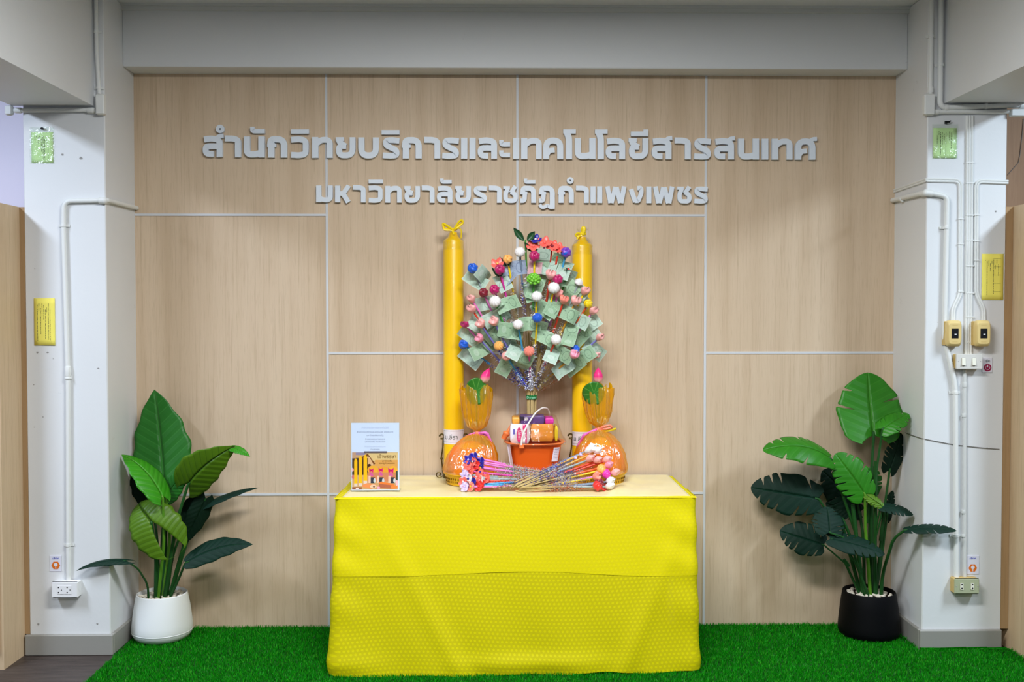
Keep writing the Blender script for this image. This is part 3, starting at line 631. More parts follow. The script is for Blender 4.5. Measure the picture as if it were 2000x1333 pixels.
# ================================================================== table and cloths
TX0, TX1, TYF, TYB, TZ = -.668, .836, -.606, -.022, .742
root = thing('folding_table', ((TX0+TX1)/2, (TYF+TYB)/2, 0), 'folding table hidden under the yellow lace cloth', 'table')
grey_lam = mat('grey_laminate', (170, 168, 164), .5); steel = mat('grey_steel', (96, 98, 102), .4, metal=.6)
b = MB(); b.box((TX0, TYF, TZ-.028), (TX1, TYB, TZ), .004); part('tabletop', b, grey_lam, root)
for x in (TX0+.14, TX1-.14):
    for y in (TYF+.06, TYB-.06):
        b = MB(); b.tube([(x, y, .021), (x, y, TZ-.028)], .0145, 12); part('leg', b, steel, root)
    b = MB(); b.tube([(x, TYF+.06, .2), (x, TYB-.06, .2)], .011, 10); part('cross_bar', b, steel, root)

def lace(name, base, light, dens, gloss):
    g = NT(name); uv = g.n('UVMap'); k = 2*PI/.0165; cs = []
    for a in (90, 30, 150):
        d = g.n('VectorMath', operation='DOT_PRODUCT'); g.l(uv.outputs[0], d.inputs[0]); d.inputs[1].default_value = (k*math.cos(math.radians(a)), k*math.sin(math.radians(a)), 0)
        cs.append(g.math('COSINE', d.outputs['Value']))
    sm = g.math('ADD', g.math('ADD', cs[0], cs[1]), cs[2])
    dot = g.n('MapRange'); dot.interpolation_type = 'SMOOTHSTEP'; dot.inputs[1].default_value = .0; dot.inputs[2].default_value = 1.3; g.l(sm, dot.inputs[0])
    wv = g.n('TexWave'); wv.inputs['Scale'].default_value = 330; wv.bands_direction = 'Y'; g.l(uv.outputs[0], wv.inputs['Vector'])
    thr = g.math('ADD', g.math('MULTIPLY', dot.outputs[0], .85), g.math('MULTIPLY', wv.outputs['Fac'], .15))
    col = g.mix(thr, rgb(*base), rgb(*light)); g.l(col, g.b.inputs['Base Color']); g.b.inputs['Roughness'].default_value = .5
    ro = g.math('SUBTRACT', .62, g.math('MULTIPLY', dot.outputs[0], .2)); g.l(ro, g.b.inputs['Roughness']); g.b.inputs['Specular IOR Level'].default_value = gloss
    g.bump(thr, .3, .0008)
    tl = g.n('BsdfTranslucent'); g.l(col, tl.inputs[0]); m1 = g.n('MixShader'); m1.inputs[0].default_value = .22; g.l(g.b.outputs[0], m1.inputs[1]); g.l(tl.outputs[0], m1.inputs[2])
    tp = g.n('BsdfTransparent'); tp.inputs[0].default_value = (1, .95, .3, 1); m2 = g.n('MixShader'); g.l(g.math('MULTIPLY', g.math('SUBTRACT', 1.0, thr), dens), m2.inputs[0])
    g.l(m1.outputs[0], m2.inputs[1]); g.l(tp.outputs[0], m2.inputs[2]); g.l(m2.outputs[0], g.out.inputs[0]); return g.m
lace_m = lace('yellow_lace', (234, 219, 4), (243, 230, 6), .14, .3)
lace2_m = lace('yellow_lace_overlay', (244, 229, 4), (247, 233, 6), .05, .3)

def skirt(z_top, z_bot, out, folds, sideful=True):
    # U-shaped curtain: left side, front, right side, hanging from the table edge
    x0, x1, yf, yb = TX0-.012, TX1+.012, TYF-.010, TYB-.004; rc = .022
    path = []
    nS, nF = 26, 150
    for i in range(nS): path.append((x0, yb+(yf+rc-yb)*i/(nS-1), -1, 0))
    for k in range(1, 6): a = k/6*PI/2; path.append((x0+rc-rc*math.cos(a), yf+rc-rc*math.sin(a), -math.cos(a), -math.sin(a)))
    for i in range(nF): path.append((x0+rc+(x1-x0-2*rc)*i/(nF-1), yf, 0, -1))
    for k in range(1, 6): a = k/6*PI/2; path.append((x1-rc+rc*math.sin(a), yf+rc-rc*math.cos(a), math.sin(a), -math.cos(a)))
    for i in range(nS): path.append((x1, yf+rc+(yb-yf-rc)*i/(nS-1), 1, 0))
    nT = 60; pts, uvs = [], []; s = 0
    for i, (x, y, nx, ny) in enumerate(path):
        if i: s += math.hypot(x-path[i-1][0], y-path[i-1][1])
        for j in range(nT):
            t = j/(nT-1); zb = z_bot(x, y) if callable(z_bot) else z_bot
            z = z_top+(zb-z_top)*t
            corner = math.exp(-((x-x0)/.12)**2)+math.exp(-((x-x1)/.12)**2)
            o = out+folds(x, y, z, t, corner)
            lim = 0.0
            if ny < -.9: o = max(o, .001)
            yy = y+ny*o; xx = x+nx*o
            if yy > -.006: yy = -.006
            pts.append((xx, yy, z)); uvs.append((s+.02*math.sin(z*9), z+.012*math.sin(s*5)))
    return pts, uvs, len(path), nT
def f_main(x, y, z, t, c):
    fr_ = max(0, min(1, (TYF+.012-y)/.022)); a = .014*t+.004*c*t+fr_*(.046-.016*(x+.7))*max(t, 0)**1.3
    a += .0045*math.sin(x*9+t*3.2)*t*(1-.4*t)+.004*math.sin(x*21-t*7+1.3)*t*t
    d = (x+.60)*.75+(z-.10)*1.0                       # slack swag running from the upper left corner to the hem
    a += .012*math.exp(-((x+.48-.55*(.62-z))/.05)**2)*t*(1.0 if x < .1 else 0)
    a += .010*math.exp(-((x-.78+.42*(.6-z))/.045)**2)*t*(1.0 if x > .2 else 0)
    a += .012*math.exp(-((z-.055)/.035)**2)*(.5+.5*math.sin(x*6.3+.6))
    a += .0028*math.sin(z*31+x*9+2*math.sin(x*4+z*5))*math.exp(-((abs(x-.08)-.74)/.10)**2)
    return a
def zb_main(x, y):
    return .007+.008*max(0, math.sin(x*3.1-.4))*(1 if y < -.5 else .5)+.004*math.sin(x*17)
pts, uvs, n, m = skirt(TZ+.004, zb_main, .0045, f_main)
b = MB(); b.quadgrid(pts, n, m, uvs=uvs)
# top of the cloth, joined to the same piece
nx, ny = 60, 24; tp, tu = [], []
for i in range(nx):
    for j in range(ny):
        x = TX0-.0165+(TX1-TX0+.033)*i/(nx-1); y = TYF-.0145+(TYB-TYF+.010)*j/(ny-1); tp.append((x, y, TZ+.0042)); tu.append((x+2, y+1))
b.quadgrid(tp, nx, ny, uvs=tu)
cloth = solo('tablecloth', b, lace_m, ((TX0+TX1)/2, TYF, .012), 'long yellow lace cloth covering the table down to the grass', 'tablecloth', smooth='all')
def f_over(x, y, z, t, c):
    tt = (TZ-z)/TZ
    return f_main(x, y, z, tt, c)+.0022+.0008*math.sin(x*13+1)*t
def zb_over(x, y): return .418 + .018*math.exp(-((x-.05)/.5)**2) + .004*math.sin(x*7+.5)
pts, uvs, n, m = skirt(TZ+.0075, zb_over, .0045, f_over)
keep0, keep1 = 16, n-16
b = MB(); b.quadgrid(pts[keep0*m:keep1*m], keep1-keep0, m, uvs=[(u+.4, v+.3) for u, v in uvs[keep0*m:keep1*m]])
tp, tu = [], []
for i in range(80):                                  # rolled-over top edge of the overlay with small tucks
    x = TX0-.018+(TX1-TX0+.036)*i/79
    for j in range(7):
        t = j/6; tp.append((x, TYF-.0185+.034*t+.004*math.sin(x*11)*t, TZ+.0075+.003*math.sin(PI*t)+.0016*math.sin(x*23+2)*t)); tu.append((x+.4, t*.04))
b.quadgrid(tp, 80, 7, uvs=tu)
ov = solo('tablecloth_overlay', b, lace2_m, ((TX0+TX1)/2, TYF, .42), 'short second layer of yellow lace hanging over the upper half of the table front', 'tablecloth', smooth='all')
# cream satin runner on the top
g = NT('cream_satin'); tc = g.n('TexCoord'); nz = g.noise(tc.outputs['Object'], 5, 4, .6)
g.l(g.mix(nz, rgb(226, 206, 138), rgb(240, 226, 168)), g.b.inputs['Base Color']); g.b.inputs['Roughness'].default_value = .33; g.b.inputs['Specular IOR Level'].default_value = .6; g.b.inputs['Sheen Weight'].default_value = .3
nx, ny = 120, 46; pts = []
for i in range(nx):
    for j in range(ny):
        u, v = i/(nx-1), j/(ny-1); x = TX0+.012+(TX1-TX0-.016)*u; y = TYF+.010+(TYB-TYF-.012)*v
        x += .035*(v-.0)*(1-u)*.6
        edge = min(1, 8*min(u, 1-u, v, 1-v))
        busy = 1.0 if (x > .47 or x < -.30) else .35
        z = TZ+.0085+edge*busy*(.0022*math.sin(9*x+16*y+3*math.sin(5*y))+.0016*math.sin(31*x-9*y)+.0012*math.sin(44*y+6*x)+.011*math.exp(-((x-.60-.30*(y+.3))/.04)**2)+.007*math.exp(-((x-.71-.30*(y+.3))/.03)**2)+.003*math.exp(-((x+.42+.2*(y+.3))/.022)**2))
        pts.append((x, y, z+.0012))
b = MB(); b.quadgrid(pts, nx, ny); satin = solo('satin_table_runner', b, g.m, (.08, -.3, TZ+.008), 'shiny cream satin cloth laid flat over the table top', 'cloth', smooth='all')
satin.modifiers.new('solidify', 'SOLIDIFY').thickness = .0009
ZT = TZ+.0105                                        # height things stand at

# ================================================================== candles
wax = NT('yellow_wax'); wax.b.inputs['Base Color'].default_value = rgb(246, 196, 2); wax.b.inputs['Roughness'].default_value = .32
wax.b.inputs['Subsurface Weight'].default_value = .12; wax.b.inputs['Subsurface Radius'].default_value = (.02, .012, .003); wax.b.inputs['Specular IOR Level'].default_value = .5; wax.b.inputs['Coat Weight'].default_value = .4; wax.b.inputs['Coat Roughness'].default_value = .12
ribbon_y = mat('yellow_ribbon', (246, 214, 20), .35, .5); lab_paper = mat('candle_label_paper', (226, 220, 226), .5); brass = mat('dark_brass', (92, 78, 40), .35, metal=.7)
clear = film('clear_wrap', (248, 248, 244), .22, .06)
CY = -.098
def candle(pxc, py_sh, label, side, bow):
    c = P(pxc, 700, CY); x = c.x; r = .0478; zs = P(pxc, py_sh, CY).z; z0 = ZT+.028
    root = thing('pillar_candle', (x, CY, z0), label, 'candle')
    b = MB(); prof = [(0.001, z0), (r-.004, z0), (r, z0+.005), (r, zs-.012), (r-.0015, zs-.006), (r-.006, zs-.001), (r*.62, zs+.006), (r*.42, zs+.02), (r*.36, zs+.034), (.001, zs+.036)]
    b.lathe(prof, (x, CY, 0), 48); part('wax_body', b, wax.m, root)
    # cellophane cap gathered over the tip
    b = MB()
    def md(rr, z, a, t): return rr*(1+.13*t*math.sin(7*a+2)+.07*t*math.sin(13*a)), .004*math.sin(5*a)*t
    b.lathe([(r+.0012, zs-.05), (r+.0014, zs-.006), (r*.80, zs+.010), (r*.56, zs+.026), (.012, zs+.042), (.010, zs+.048), (.022, zs+.066), (.026, zs+.074)], (x, CY, 0), 48, md); part('plastic_wrap', b, clear, root, 'all')
    zk = zs+.046; b = MB(); BS = 1.25; K = Vector((x, CY-.012, zk)); b.tube([K+Vector((-.015, .01, .002)), K+Vector((0, 0, 0)), K+Vector((.014, .008, .003))], .0075, 8); b.ball(K, .011, .008, .009, 10, 6)
    if bow == 1:
        for pts_, w in (([(-.004, -.003, .0), (-.03, -.006, .018), (-.038, -.004, .022), (-.034, -.002, .0), (-.004, -.002, -.002)], .011), ([(.004, -.003, 0), (.022, -.006, .030), (.034, -.004, .036), (.036, -.002, .024), (.006, -.002, .002)], .010), ([(.004, -.004, 0), (.024, -.008, .006), (.031, -.008, -.006), (.030, -.006, -.034)], .006), ([(-.003, -.004, 0), (.0, -.009, -.012), (.004, -.008, -.02)], .006)):
            b.tube(fillet([K+Vector(q)*BS for q in pts_], .008, 5), w*.95, 8, flat=.6)
    else:
        for pts_, w in (([(-.004, -.003, 0), (-.024, -.006, .004), (-.034, -.004, -.004), (-.026, -.002, -.012), (-.004, -.002, -.004)], .012), ([(.0, -.003, .002), (.008, -.006, .022), (.004, -.004, .034), (-.004, -.002, .022), (-.002, -.002, .004)], .011), ([(-.004, -.004, 0), (-.02, -.008, -.014), (-.026, -.007, -.024)], .008)):
            b.tube(fillet([K+Vector(q) for q in pts_], .007, 5), w*.8, 8, flat=.6)
    part('bow', b, ribbon_y, root)
    # paper label round the lower body
    za, zb2 = P(pxc, 866 if side > 0 else 869, CY).z, P(pxc, 838 if side > 0 else 842, CY).z
    b = MB(); n = 28; pts = []
    for i in range(n):
        a = math.radians(-170+160*i/(n-1))
        for z in (za, zb2): pts.append((x+(r+.0009)*math.cos(a), CY+(r+.0009)*math.sin(a), z))
    b.quadgrid(pts, n, 2); lb = part('paper_label', b, lab_paper, root, 'all')
    zc = (za+zb2)/2; t = text_mesh('label_text', 'ม.ลีรา', ink, lb, .03, (x-.012 if side > 0 else x-.016, CY, zc-.002), extrude=.0002)
    for v in t.data.vertices:                        # wrap the print round the cylinder
        w_ = v.co.x+(t.location.x+wloc(lb).x-x); a = -PI/2+w_/(r+.0015); vx, vy = (r+.0017)*math.cos(a), (r+.0017)*math.sin(a)
        v.co.x = x+vx-(t.location.x+wloc(lb).x); v.co.z = -(CY+vy-(t.location.y+wloc(lb).y)) + (v.co.z*.2)
    for zz in (zb2-.006, za+.010):
        b = MB(); b.tube([(x+(r+.0014)*math.cos(math.radians(-160+k*10)), CY+(r+.0014)*math.sin(math.radians(-160+k*10)), zz) for k in range(15)], .0008, 4); part('fine_print_line', b, mat('faded_print', (160, 156, 150), .7), lb)
    # stand with scrolled brackets
    st = thing('candle_stand', (x, CY, ZT), 'dark wrought metal scroll stand under the '+('left' if side > 0 else 'right')+' tall yellow candle', 'candle stand')
    b = MB(); b.lathe([(.001, ZT), (.05, ZT), (.052, ZT+.004), (.052, ZT+.02), (.049, ZT+.024), (.001, ZT+.0245)], (x, CY, 0), 32); part('base_plate', b, brass, st)
    for sx in (-1, 1):
        b = MB(); k = [Vector((x+sx*.05, CY-.012, ZT+.01)), Vector((x+sx*.066, CY-.02, ZT+.004))]
        k += [Vector((x+sx*(.070+.012*math.cos(t)*(1-t/9)), CY-.02, ZT+.018+.012*math.sin(t)*(1-t/9))) for t in np.linspace(-1.6, 5.2, 20)]
        b.tube(k, .0028, 7); part('scroll', b, brass, st)
        b = MB(); pth = [Vector((x+sx*.050, CY-.01, ZT+.02)), Vector((x+sx*.056, CY-.01, ZT+.07)), Vector((x+sx*.060, CY-.01, ZT+.10)), Vector((x+sx*.052, CY-.012, ZT+.135)), Vector((x+sx*.050, CY-.012, ZT+.185))]
        b.tube(fillet(pth, .03), .0035, 7); b.tube([Vector((x+sx*(.056+.011*math.cos(t)), CY-.012, ZT+.198+.011*math.sin(t))) for t in np.linspace(0, 5.4, 18)], .0042, 7); b.ball((x+sx*.058, CY-.012, ZT+.092), .007, seg=8, rings=6); part('bracket', b, brass, st)
    return root
candle(886, 468, 'tall yellow pillar candle on the left, topped with a big yellow ribbon bow', 1, 1)
candle(1137, 477, 'tall yellow pillar candle on the right, its clear wrap tied with a small bow', -1, 2)

# ================================================================== acrylic sign holder with poster
SYY = -.475
acr = film('clear_acrylic', (250, 252, 252), .02, .03, bumps=0)
a, c = P(685, 826, SYY), P(781, 961, SYY)
root = thing('acrylic_sign_holder', ((a.x+c.x)/2, SYY, ZT), 'clear acrylic stand holding a printed notice at the left of the table', 'sign holder')
zt, zb_ = a.z, ZT+.0005
b = MB(); b.box((a.x, SYY-.002, zb_), (c.x, SYY+.000, zt), .0005); b.box((a.x, SYY+.0032, zb_), (c.x, SYY+.005, zt), .0005); b.box((a.x, SYY+.005, zb_), (c.x, SYY+.075, zb_+.002), .0005); part('acrylic_panel', b, acr, root, False)
pap = mat('pale_blue_paper', (214, 222, 246), .6)
sheet = thing('printed_notice', ((a.x+c.x)/2, SYY, zb_+.006), 'pale blue notice with a photo of candles and robes inside the acrylic stand', 'poster')
b = MB(); b.box((a.x+.002, SYY+.0008, zb_+.006), (c.x-.002, SYY+.0022, zt-.001)); part('paper', b, pap, sheet, False)
LAY = [0]
def pc(px, py):                                      # place on the sheet from a position on the enlarged print
    q = P(680+px/15.686, 880+py/15.686, SYY); return q
pic = MB(); pm = []
def poly(col, *xy, smooth=False):
    nm = 'print_%02x%02x%02x' % col; m = mat(nm, col, .6)
    if m not in pm: pm.append(m)
    pic.cur = pm.index(m); LAY[0] += 1
    y = SYY+.0007-LAY[0]*.000014
    pic.face([(pc(*p).x, y, pc(*p).z) for p in xy])
def rect(col, x0, y0, x1, y1): poly(col, (x0, y1), (x1, y1), (x1, y0), (x0, y0))
def ell(col, cx, cy, rx, ry, n=16): poly(col, *[(cx+rx*math.cos(2*PI*k/n), cy-ry*math.sin(2*PI*k/n)) for k in range(n)])
rect((206, 160, 110), 120, 66, 1520, 1205); rect((150, 134, 160), 120, 66, 520, 150); rect((226, 190, 130), 560, 75, 1520, 330); rect((224, 160, 84), 820, 300, 1520, 520)
rect((70, 46, 30), 120, 240, 640, 760); rect((196, 150, 120), 120, 66, 235, 250); poly((120, 64, 20), (400, 220), (600, 105), (830, 420), (780, 440), (610, 180), (440, 300)); poly((226, 176, 130), (600, 470), (600, 230), (650, 200), (770, 420), (760, 470))
ell((70, 30, 20), 650, 460, 50, 40); ell((238, 168, 50), 760, 600, 170, 130); ell((236, 160, 44), 1080, 620, 200, 120); ell((240, 170, 50), 1370, 600, 150, 120); rect((210, 130, 90), 590, 680, 1520, 960)
rect((60, 70, 50), 1460, 640, 1520, 940); ell((240, 170, 180), 140, 600, 28, 60); ell((200, 110, 110), 150, 820, 40, 70)
for (cx, w_, t_, bt) in ((232, 48, 255, 1020), (375, 50, 170, 1010), (525, 55, 140, 940)):
    poly((250, 186, 12), (cx-w_, bt), (cx+w_, bt), (cx+w_, t_+80), (cx+w_*.4, t_), (cx-w_*.4, t_), (cx-w_, t_+80)); rect((226, 200, 190), cx-w_, bt, cx+w_, bt+90)
for (cx, cy, s_) in ((710, 620, 1), (1000, 605, 1), (1310, 625, 1.25)):
    poly((216, 20, 110), (cx-70*s_, cy-70*s_), (cx, cy-20), (cx+70*s_, cy-70*s_), (cx+55*s_, cy+70*s_), (cx, cy+25), (cx-60*s_, cy+65*s_)); ell((180, 10, 80), cx, cy, 26, 26); poly((214, 90, 150), (cx-30, cy+50), (cx+20, cy+50), (cx+70, cy+160), (cx+10, cy+180), (cx-60, cy+150))
for x0 in (690, 955, 1300): rect((236, 190, 170), x0-70, 780, x0, 1000); rect((48, 54, 70), x0, 830, x0+130, 1010); ell((206, 206, 210), x0+120, 930, 36, 70)
poly((238, 122, 54), (940, 1000), (1010, 960), (1420, 1040), (1400, 1090), (960, 1030)); poly((176, 96, 70), (960, 1030), (1400, 1080), (1400, 1180), (900, 1160)); poly((236, 140, 84), (420, 1080), (560, 1010), (860, 1050), (850, 1130), (700, 1180), (420, 1120)); ell((244, 190, 160), 770, 1110, 100, 60); ell((60, 30, 20), 790, 1120, 34, 18); ell((240, 160, 190), 930, 1150, 50, 40); rect((150, 90, 60), 120, 1130, 420, 1205); poly((236, 130, 60), (1300, 1080), (1520, 1070), (1520, 1160), (1330, 1190)); ell((244, 180, 190), 1490, 1000, 40, 90); ell((246, 210, 210), 280, 1170, 50, 24)
part('printed_photo', pic, pm, sheet, False)
b = MB(); q0, q1 = pc(490, 34), pc(1190, 86); b.box((q0.x, SYY+.0001, q1.z), (q1.x, SYY-.0003, q0.z)); part('printed_bar', b, mat('print_bar', (96, 84, 90), .6), sheet, False)
goldtx = mat('print_gold', (120, 84, 20), .6); txt = mat('print_grey_blue', (130, 138, 168), .7)
q = pc(1185, 195); text_mesh('printed_heading', 'เข้าพรรษา', goldtx, sheet, .021, (q.x, SYY-.0002, q.z), extrude=.00004)
for (yy, st_, h_) in ((330, 'มหาวิทยาลัย', .009), (400, 'ราชภัฏกำแพงเพชร', .009)):
    q = pc(1190, yy); text_mesh('printed_line', st_, goldtx, sheet, h_, (q.x, SYY-.0002, q.z), extrude=.00003)
for (yy, st_, h_, m_) in ((836.2, 'สำนักวิทยบริการและเทคโนโลยี', .0100, mat('print_pale', (182, 190, 220), .7)), (844.6, 'สำนักวิทยบริการและเทคโนโลยี สารสนเทศ', .0098, txt), (851, 'มหาวิทยาลัยราชภัฏ', .0098, txt), (858.3, 'กำแพงเพชร สารสนเทศ', .0095, txt), (863.6, 'มหาวิทยาลัย กำแพงเพชร', .009, txt), (873.2, 'สำนักวิทยบริการ สารสนเทศ', .0085, mat('print_pale', (182, 190, 220), .7)), (878.3, 'กำแพงเพชร', .0085, txt)):
    q = P(732.5, yy, SYY); text_mesh('printed_line', st_, m_, sheet, h_, (q.x, SYY+.0005, q.z), extrude=.00003)

# ================================================================== offering bucket
BY = -.205
bo = mat('orange_plastic', (226, 92, 22), .38, .45); bo2 = mat('orange_plastic_rim', (236, 126, 66), .35, .45); white_p = mat('white_handle', (236, 234, 230), .35, .4)
bx = P(1044, 900, BY).x; zr = P(1044, 862, BY).z; 
root = thing('offering_bucket', (bx, BY, ZT), 'orange plastic bucket of monk supplies standing between the two candles', 'bucket')
def sq(rr, z, a, t):                                 # rounded square plan
    n = 3.2; k = (abs(math.cos(a))**n+abs(math.sin(a))**n)**(-1/n); return rr*(.55+.45*k)*1.02, 0
wr, wb_ = (P(1096, 862, BY).x-P(993, 862, BY).x)/2, (P(1087, 930, BY).x-P(1002, 930, BY).x)/2
b = MB(); b.lathe([(.001, ZT), (wb_-.006, ZT), (wb_-.003, ZT+.004), (wb_-.001, ZT+.02), (wr, zr-.002), (wr-.0022, zr-.002), (wb_-.004, ZT+.008), (.001, ZT+.007)], (bx, BY, 0), 56, sq); part('bucket_body', b, bo, root)
b = MB(); b.lathe([(wr-.003, zr-.008), (wr+.004, zr-.009), (wr+.013, zr-.004), (wr+.017, zr), (wr+.014, zr+.003), (wr+.002, zr+.003), (wr-.003, zr)], (bx, BY, 0), 56, sq); part('rim', b, bo2, root)
hl = P(1019, 871, BY-wr-.01); b = MB(); b.box((hl.x-.011, hl.y-.004, hl.z-.014), (hl.x+.011, hl.y+.012, hl.z+.004), .003); lug = part('handle_lug', b, bo2, root)
hp = [P(1018, 870, BY-wr-.012), P(1019, 856, BY-wr-.014), P(1028, 834, BY-wr-.02), P(1046, 806, BY-.06), P(1060, 796, BY), P(1071, 799, BY+.05), P(1074, 812, BY+.075), P(1070, 845, BY+wr+.008), P(1069, 868, BY+wr+.008)]
b = MB(); b.tube(fillet(hp, .03, 6), .0036, 10); part('handle', b, white_p, root)
lbm = mat('white_label', (226, 220, 232), .5); faint = mat('label_print', (150, 146, 170), .7)
def on_bucket(px, py, off=.0015):
    # front wall of the bucket seen at this place
    q = P(px, py, BY-.1); f = (q.z-ZT)/(zr-ZT); w = wb_+(wr-wb_)*f
    x = q.x; dxx = min(abs(x-bx)/w, .985); yy = -w*(1-dxx**4.2)**(1/4.2)
    return Vector((bx+(x-bx)*(1+off/w), BY+yy-off, q.z))
def sticker_on(px0, py0, px1, py1, sl, nm):
    pts = []; n, m = 8, 8
    for i in range(n):
        for j in range(m):
            v = j/(m-1); pts.append(on_bucket(px0+(px1-px0)*i/(n-1)-sl*v, py0+(py1-py0)*v))
    b = MB(); b.quadgrid(pts, n, m); return part(nm, b, lbm, root, 'all')
s = sticker_on(1081, 874, 1093, 901.5, 4.5, 'white_label')
b = MB(); 
for k in range(6):
    for i in range(3):
        q0, q1 = on_bucket(1083-k*.6+i*3, 877+k*3.4, .0026), on_bucket(1085.3-k*.6+i*3, 877+k*3.4, .0026); b.tube([q0, q1], .0005 if k else .001, 4)
part('label_print', b, faint, s)
sticker_on(990.5, 868, 996.5, 930, -9.5, 'white_label')
# things packed in the bucket, under the clear cover
def packet(name, px0, py0, px1, py1, y0, y1, m, label, cat, bev=.008, loc=None, wav=0):
    a, c = P(px0, py0, y0), P(px1, py1, y0); z1, z0 = a.z, c.z
    b = MB(); n = 10; R = []
    for k in range(7):
        t = k/6; z = z0+(z1-z0)*t; ins = bev*(abs(2*t-1)**6)
        for i in range(40):
            an = 2*PI*i/40; ex = .22; sx = math.copysign(abs(math.cos(an))**ex, math.cos(an)); sy = math.copysign(abs(math.sin(an))**ex, math.sin(an))
            wv = wav*math.sin(5*an+k*1.7)
            R.append(((a.x+c.x)/2+((c.x-a.x)/2-ins+wv)*sx, (y0+y1)/2+((y1-y0)/2-ins+wv)*sy, z))
    o = b.quadgrid(R, 7, 40, closed_v=True); b.face(R[-40:]); b.face(R[:40][::-1])
    return solo(name, b, m, ((a.x+c.x)/2, (y0+y1)/2, z0), label, cat, smooth=45)
purp = mat('purple_box_card', (98, 70, 140), .35, .5); robe_o = mat('orange_robe_pack', (228, 150, 54), .5, .3, bump=.4, bscale=40); magn = mat('magenta_pack', (222, 60, 176), .4); whp = mat('white_pack_film', (234, 228, 238), .3, .5); amb = mat('amber_pack', (232, 166, 70), .4); yelp = mat('yellow_pack', (230, 206, 50), .4)
yb0 = BY-.085
pk = packet('robe_packet', 1036, 829, 1082, 863, yb0, BY+.02, robe_o, 'folded amber orange robe packet in the middle of the bucket', 'robe', .006, wav=.0009)
wp = packet('toiletry_pack', 996, 829, 1035, 867, yb0-.004, BY-.02, whp, 'white packet with a pink oval logo at the front left of the bucket', 'packet', .006)
py_ = yb0-.0052
b = MB(); q = P(1014, 850, py_); b.face([(q.x+.0115*math.cos(t), py_, q.z+.034*math.sin(t)) for t in np.linspace(0, 2*PI, 28)[:-1]]); ol = part('pink_oval_logo', b, mat('pink_print', (226, 50, 130), .4), wp, False)
text_mesh('logo_text', 'เบสท์', whp, ol, .021, (q.x, py_-.0005, q.z), (PI/2, -PI/2, 0), extrude=.0001)
b = MB(); q = P(1004, 844, py_); b.box((q.x-.004, py_-.0001, q.z-.012), (q.x+.003, py_+.0004, q.z+.012)); part('blue_print', b, mat('violet_blue_print', (100, 90, 180), .4), wp, False)
b = MB(); q0, q1 = P(1021, 829.5, py_), P(1028, 840, py_); b.box((q0.x, py_-.0001, q1.z), (q1.x, py_+.0004, q0.z)); q0, q1 = P(1026, 836, py_), P(1029, 866, py_); b.box((q0.x, py_-.0001, q1.z), (q1.x, py_+.0004, q0.z)); part('magenta_band', b, mat('pink_print', (226, 50, 130), .4), wp, False)
bxm = packet('purple_box', 1016, 814, 1064, 828.5, yb0+.006, BY+.03, purp, 'flat purple box lying on top of the packets in the bucket', 'box', .002)
b = MB(); q = P(1028, 819, yb0+.0055); b.face([(q.x+.0085*math.cos(t), yb0+.0052, q.z+.0085*math.sin(t)) for t in np.linspace(0, 2*PI, 24)[:-1]]); part('silver_dot', b, mat('silver_print', (200, 196, 204), .4), bxm, False)
b = MB(); q0, q1 = P(1016.5, 814.5, yb0), P(1024, 822, yb0); b.box((q0.x, yb0+.0053, q1.z), (q1.x, yb0+.0062, q0.z)); part('dark_corner', b, mat('dark_violet', (52, 44, 66), .4), bxm, False)
packet('magenta_packet', 1064.5, 817, 1082, 829, yb0+.006, BY+.02, magn, 'small magenta packet beside the purple box', 'packet', .004)
packet('amber_packet', 1000, 816, 1015.5, 828.5, yb0+.006, BY+.02, amb, 'small amber packet left of the purple box', 'packet', .004)
packet('yellow_packet', 1083, 833, 1090, 862, yb0+.01, BY+.02, yelp, 'narrow yellow packet at the right side of the bucket', 'packet', .004)
# clear cover with a flared skirt
cv = film('clear_cover_film', (250, 246, 240), .28, .06)
b = MB(); zt_ = P(1044, 811, BY).z
def cvm(rr, z, a, t): q, _ = sq(rr, z, a, t); return q*(1+.012*math.sin(9*a+3*t)+.012*math.sin(17*a)), .002*math.sin(11*a)
b.lathe([(.001, zt_+.002), (wr-.036, zt_), (wr-.024, zt_-.006), (wr-.012, zt_-.05), (wr+.006, zr+.02), (wr+.019, zr+.006), (wr+.022, zr+.001), (wr+.018, zr-.014)], (bx, BY, 0), 72, cvm)
solo('clear_bucket_cover', b, cv, (bx, BY, zr), 'clear plastic cover wrapped over the top of the orange bucket', 'plastic cover', smooth='all')
b = MB(); 
def cv2(rr, z, a, t): q, _ = sq(rr, z, a, t); return q*(1+.02*math.sin(8*a)), .003*math.sin(6*a)
# orange cloth corner tucked at the left of the bucket
b.tube(fillet([P(983, 858, BY-.03), P(990, 846, BY-.03), P(998, 832, BY-.02)], .01), [.006+.012*math.sin(PI*min(1, k/9+.15)) for k in range(10)], 10)
solo('orange_cloth', b, bo2, P(990, 858, BY-.03), 'orange cloth corner sticking out at the left rim of the bucket', 'cloth')

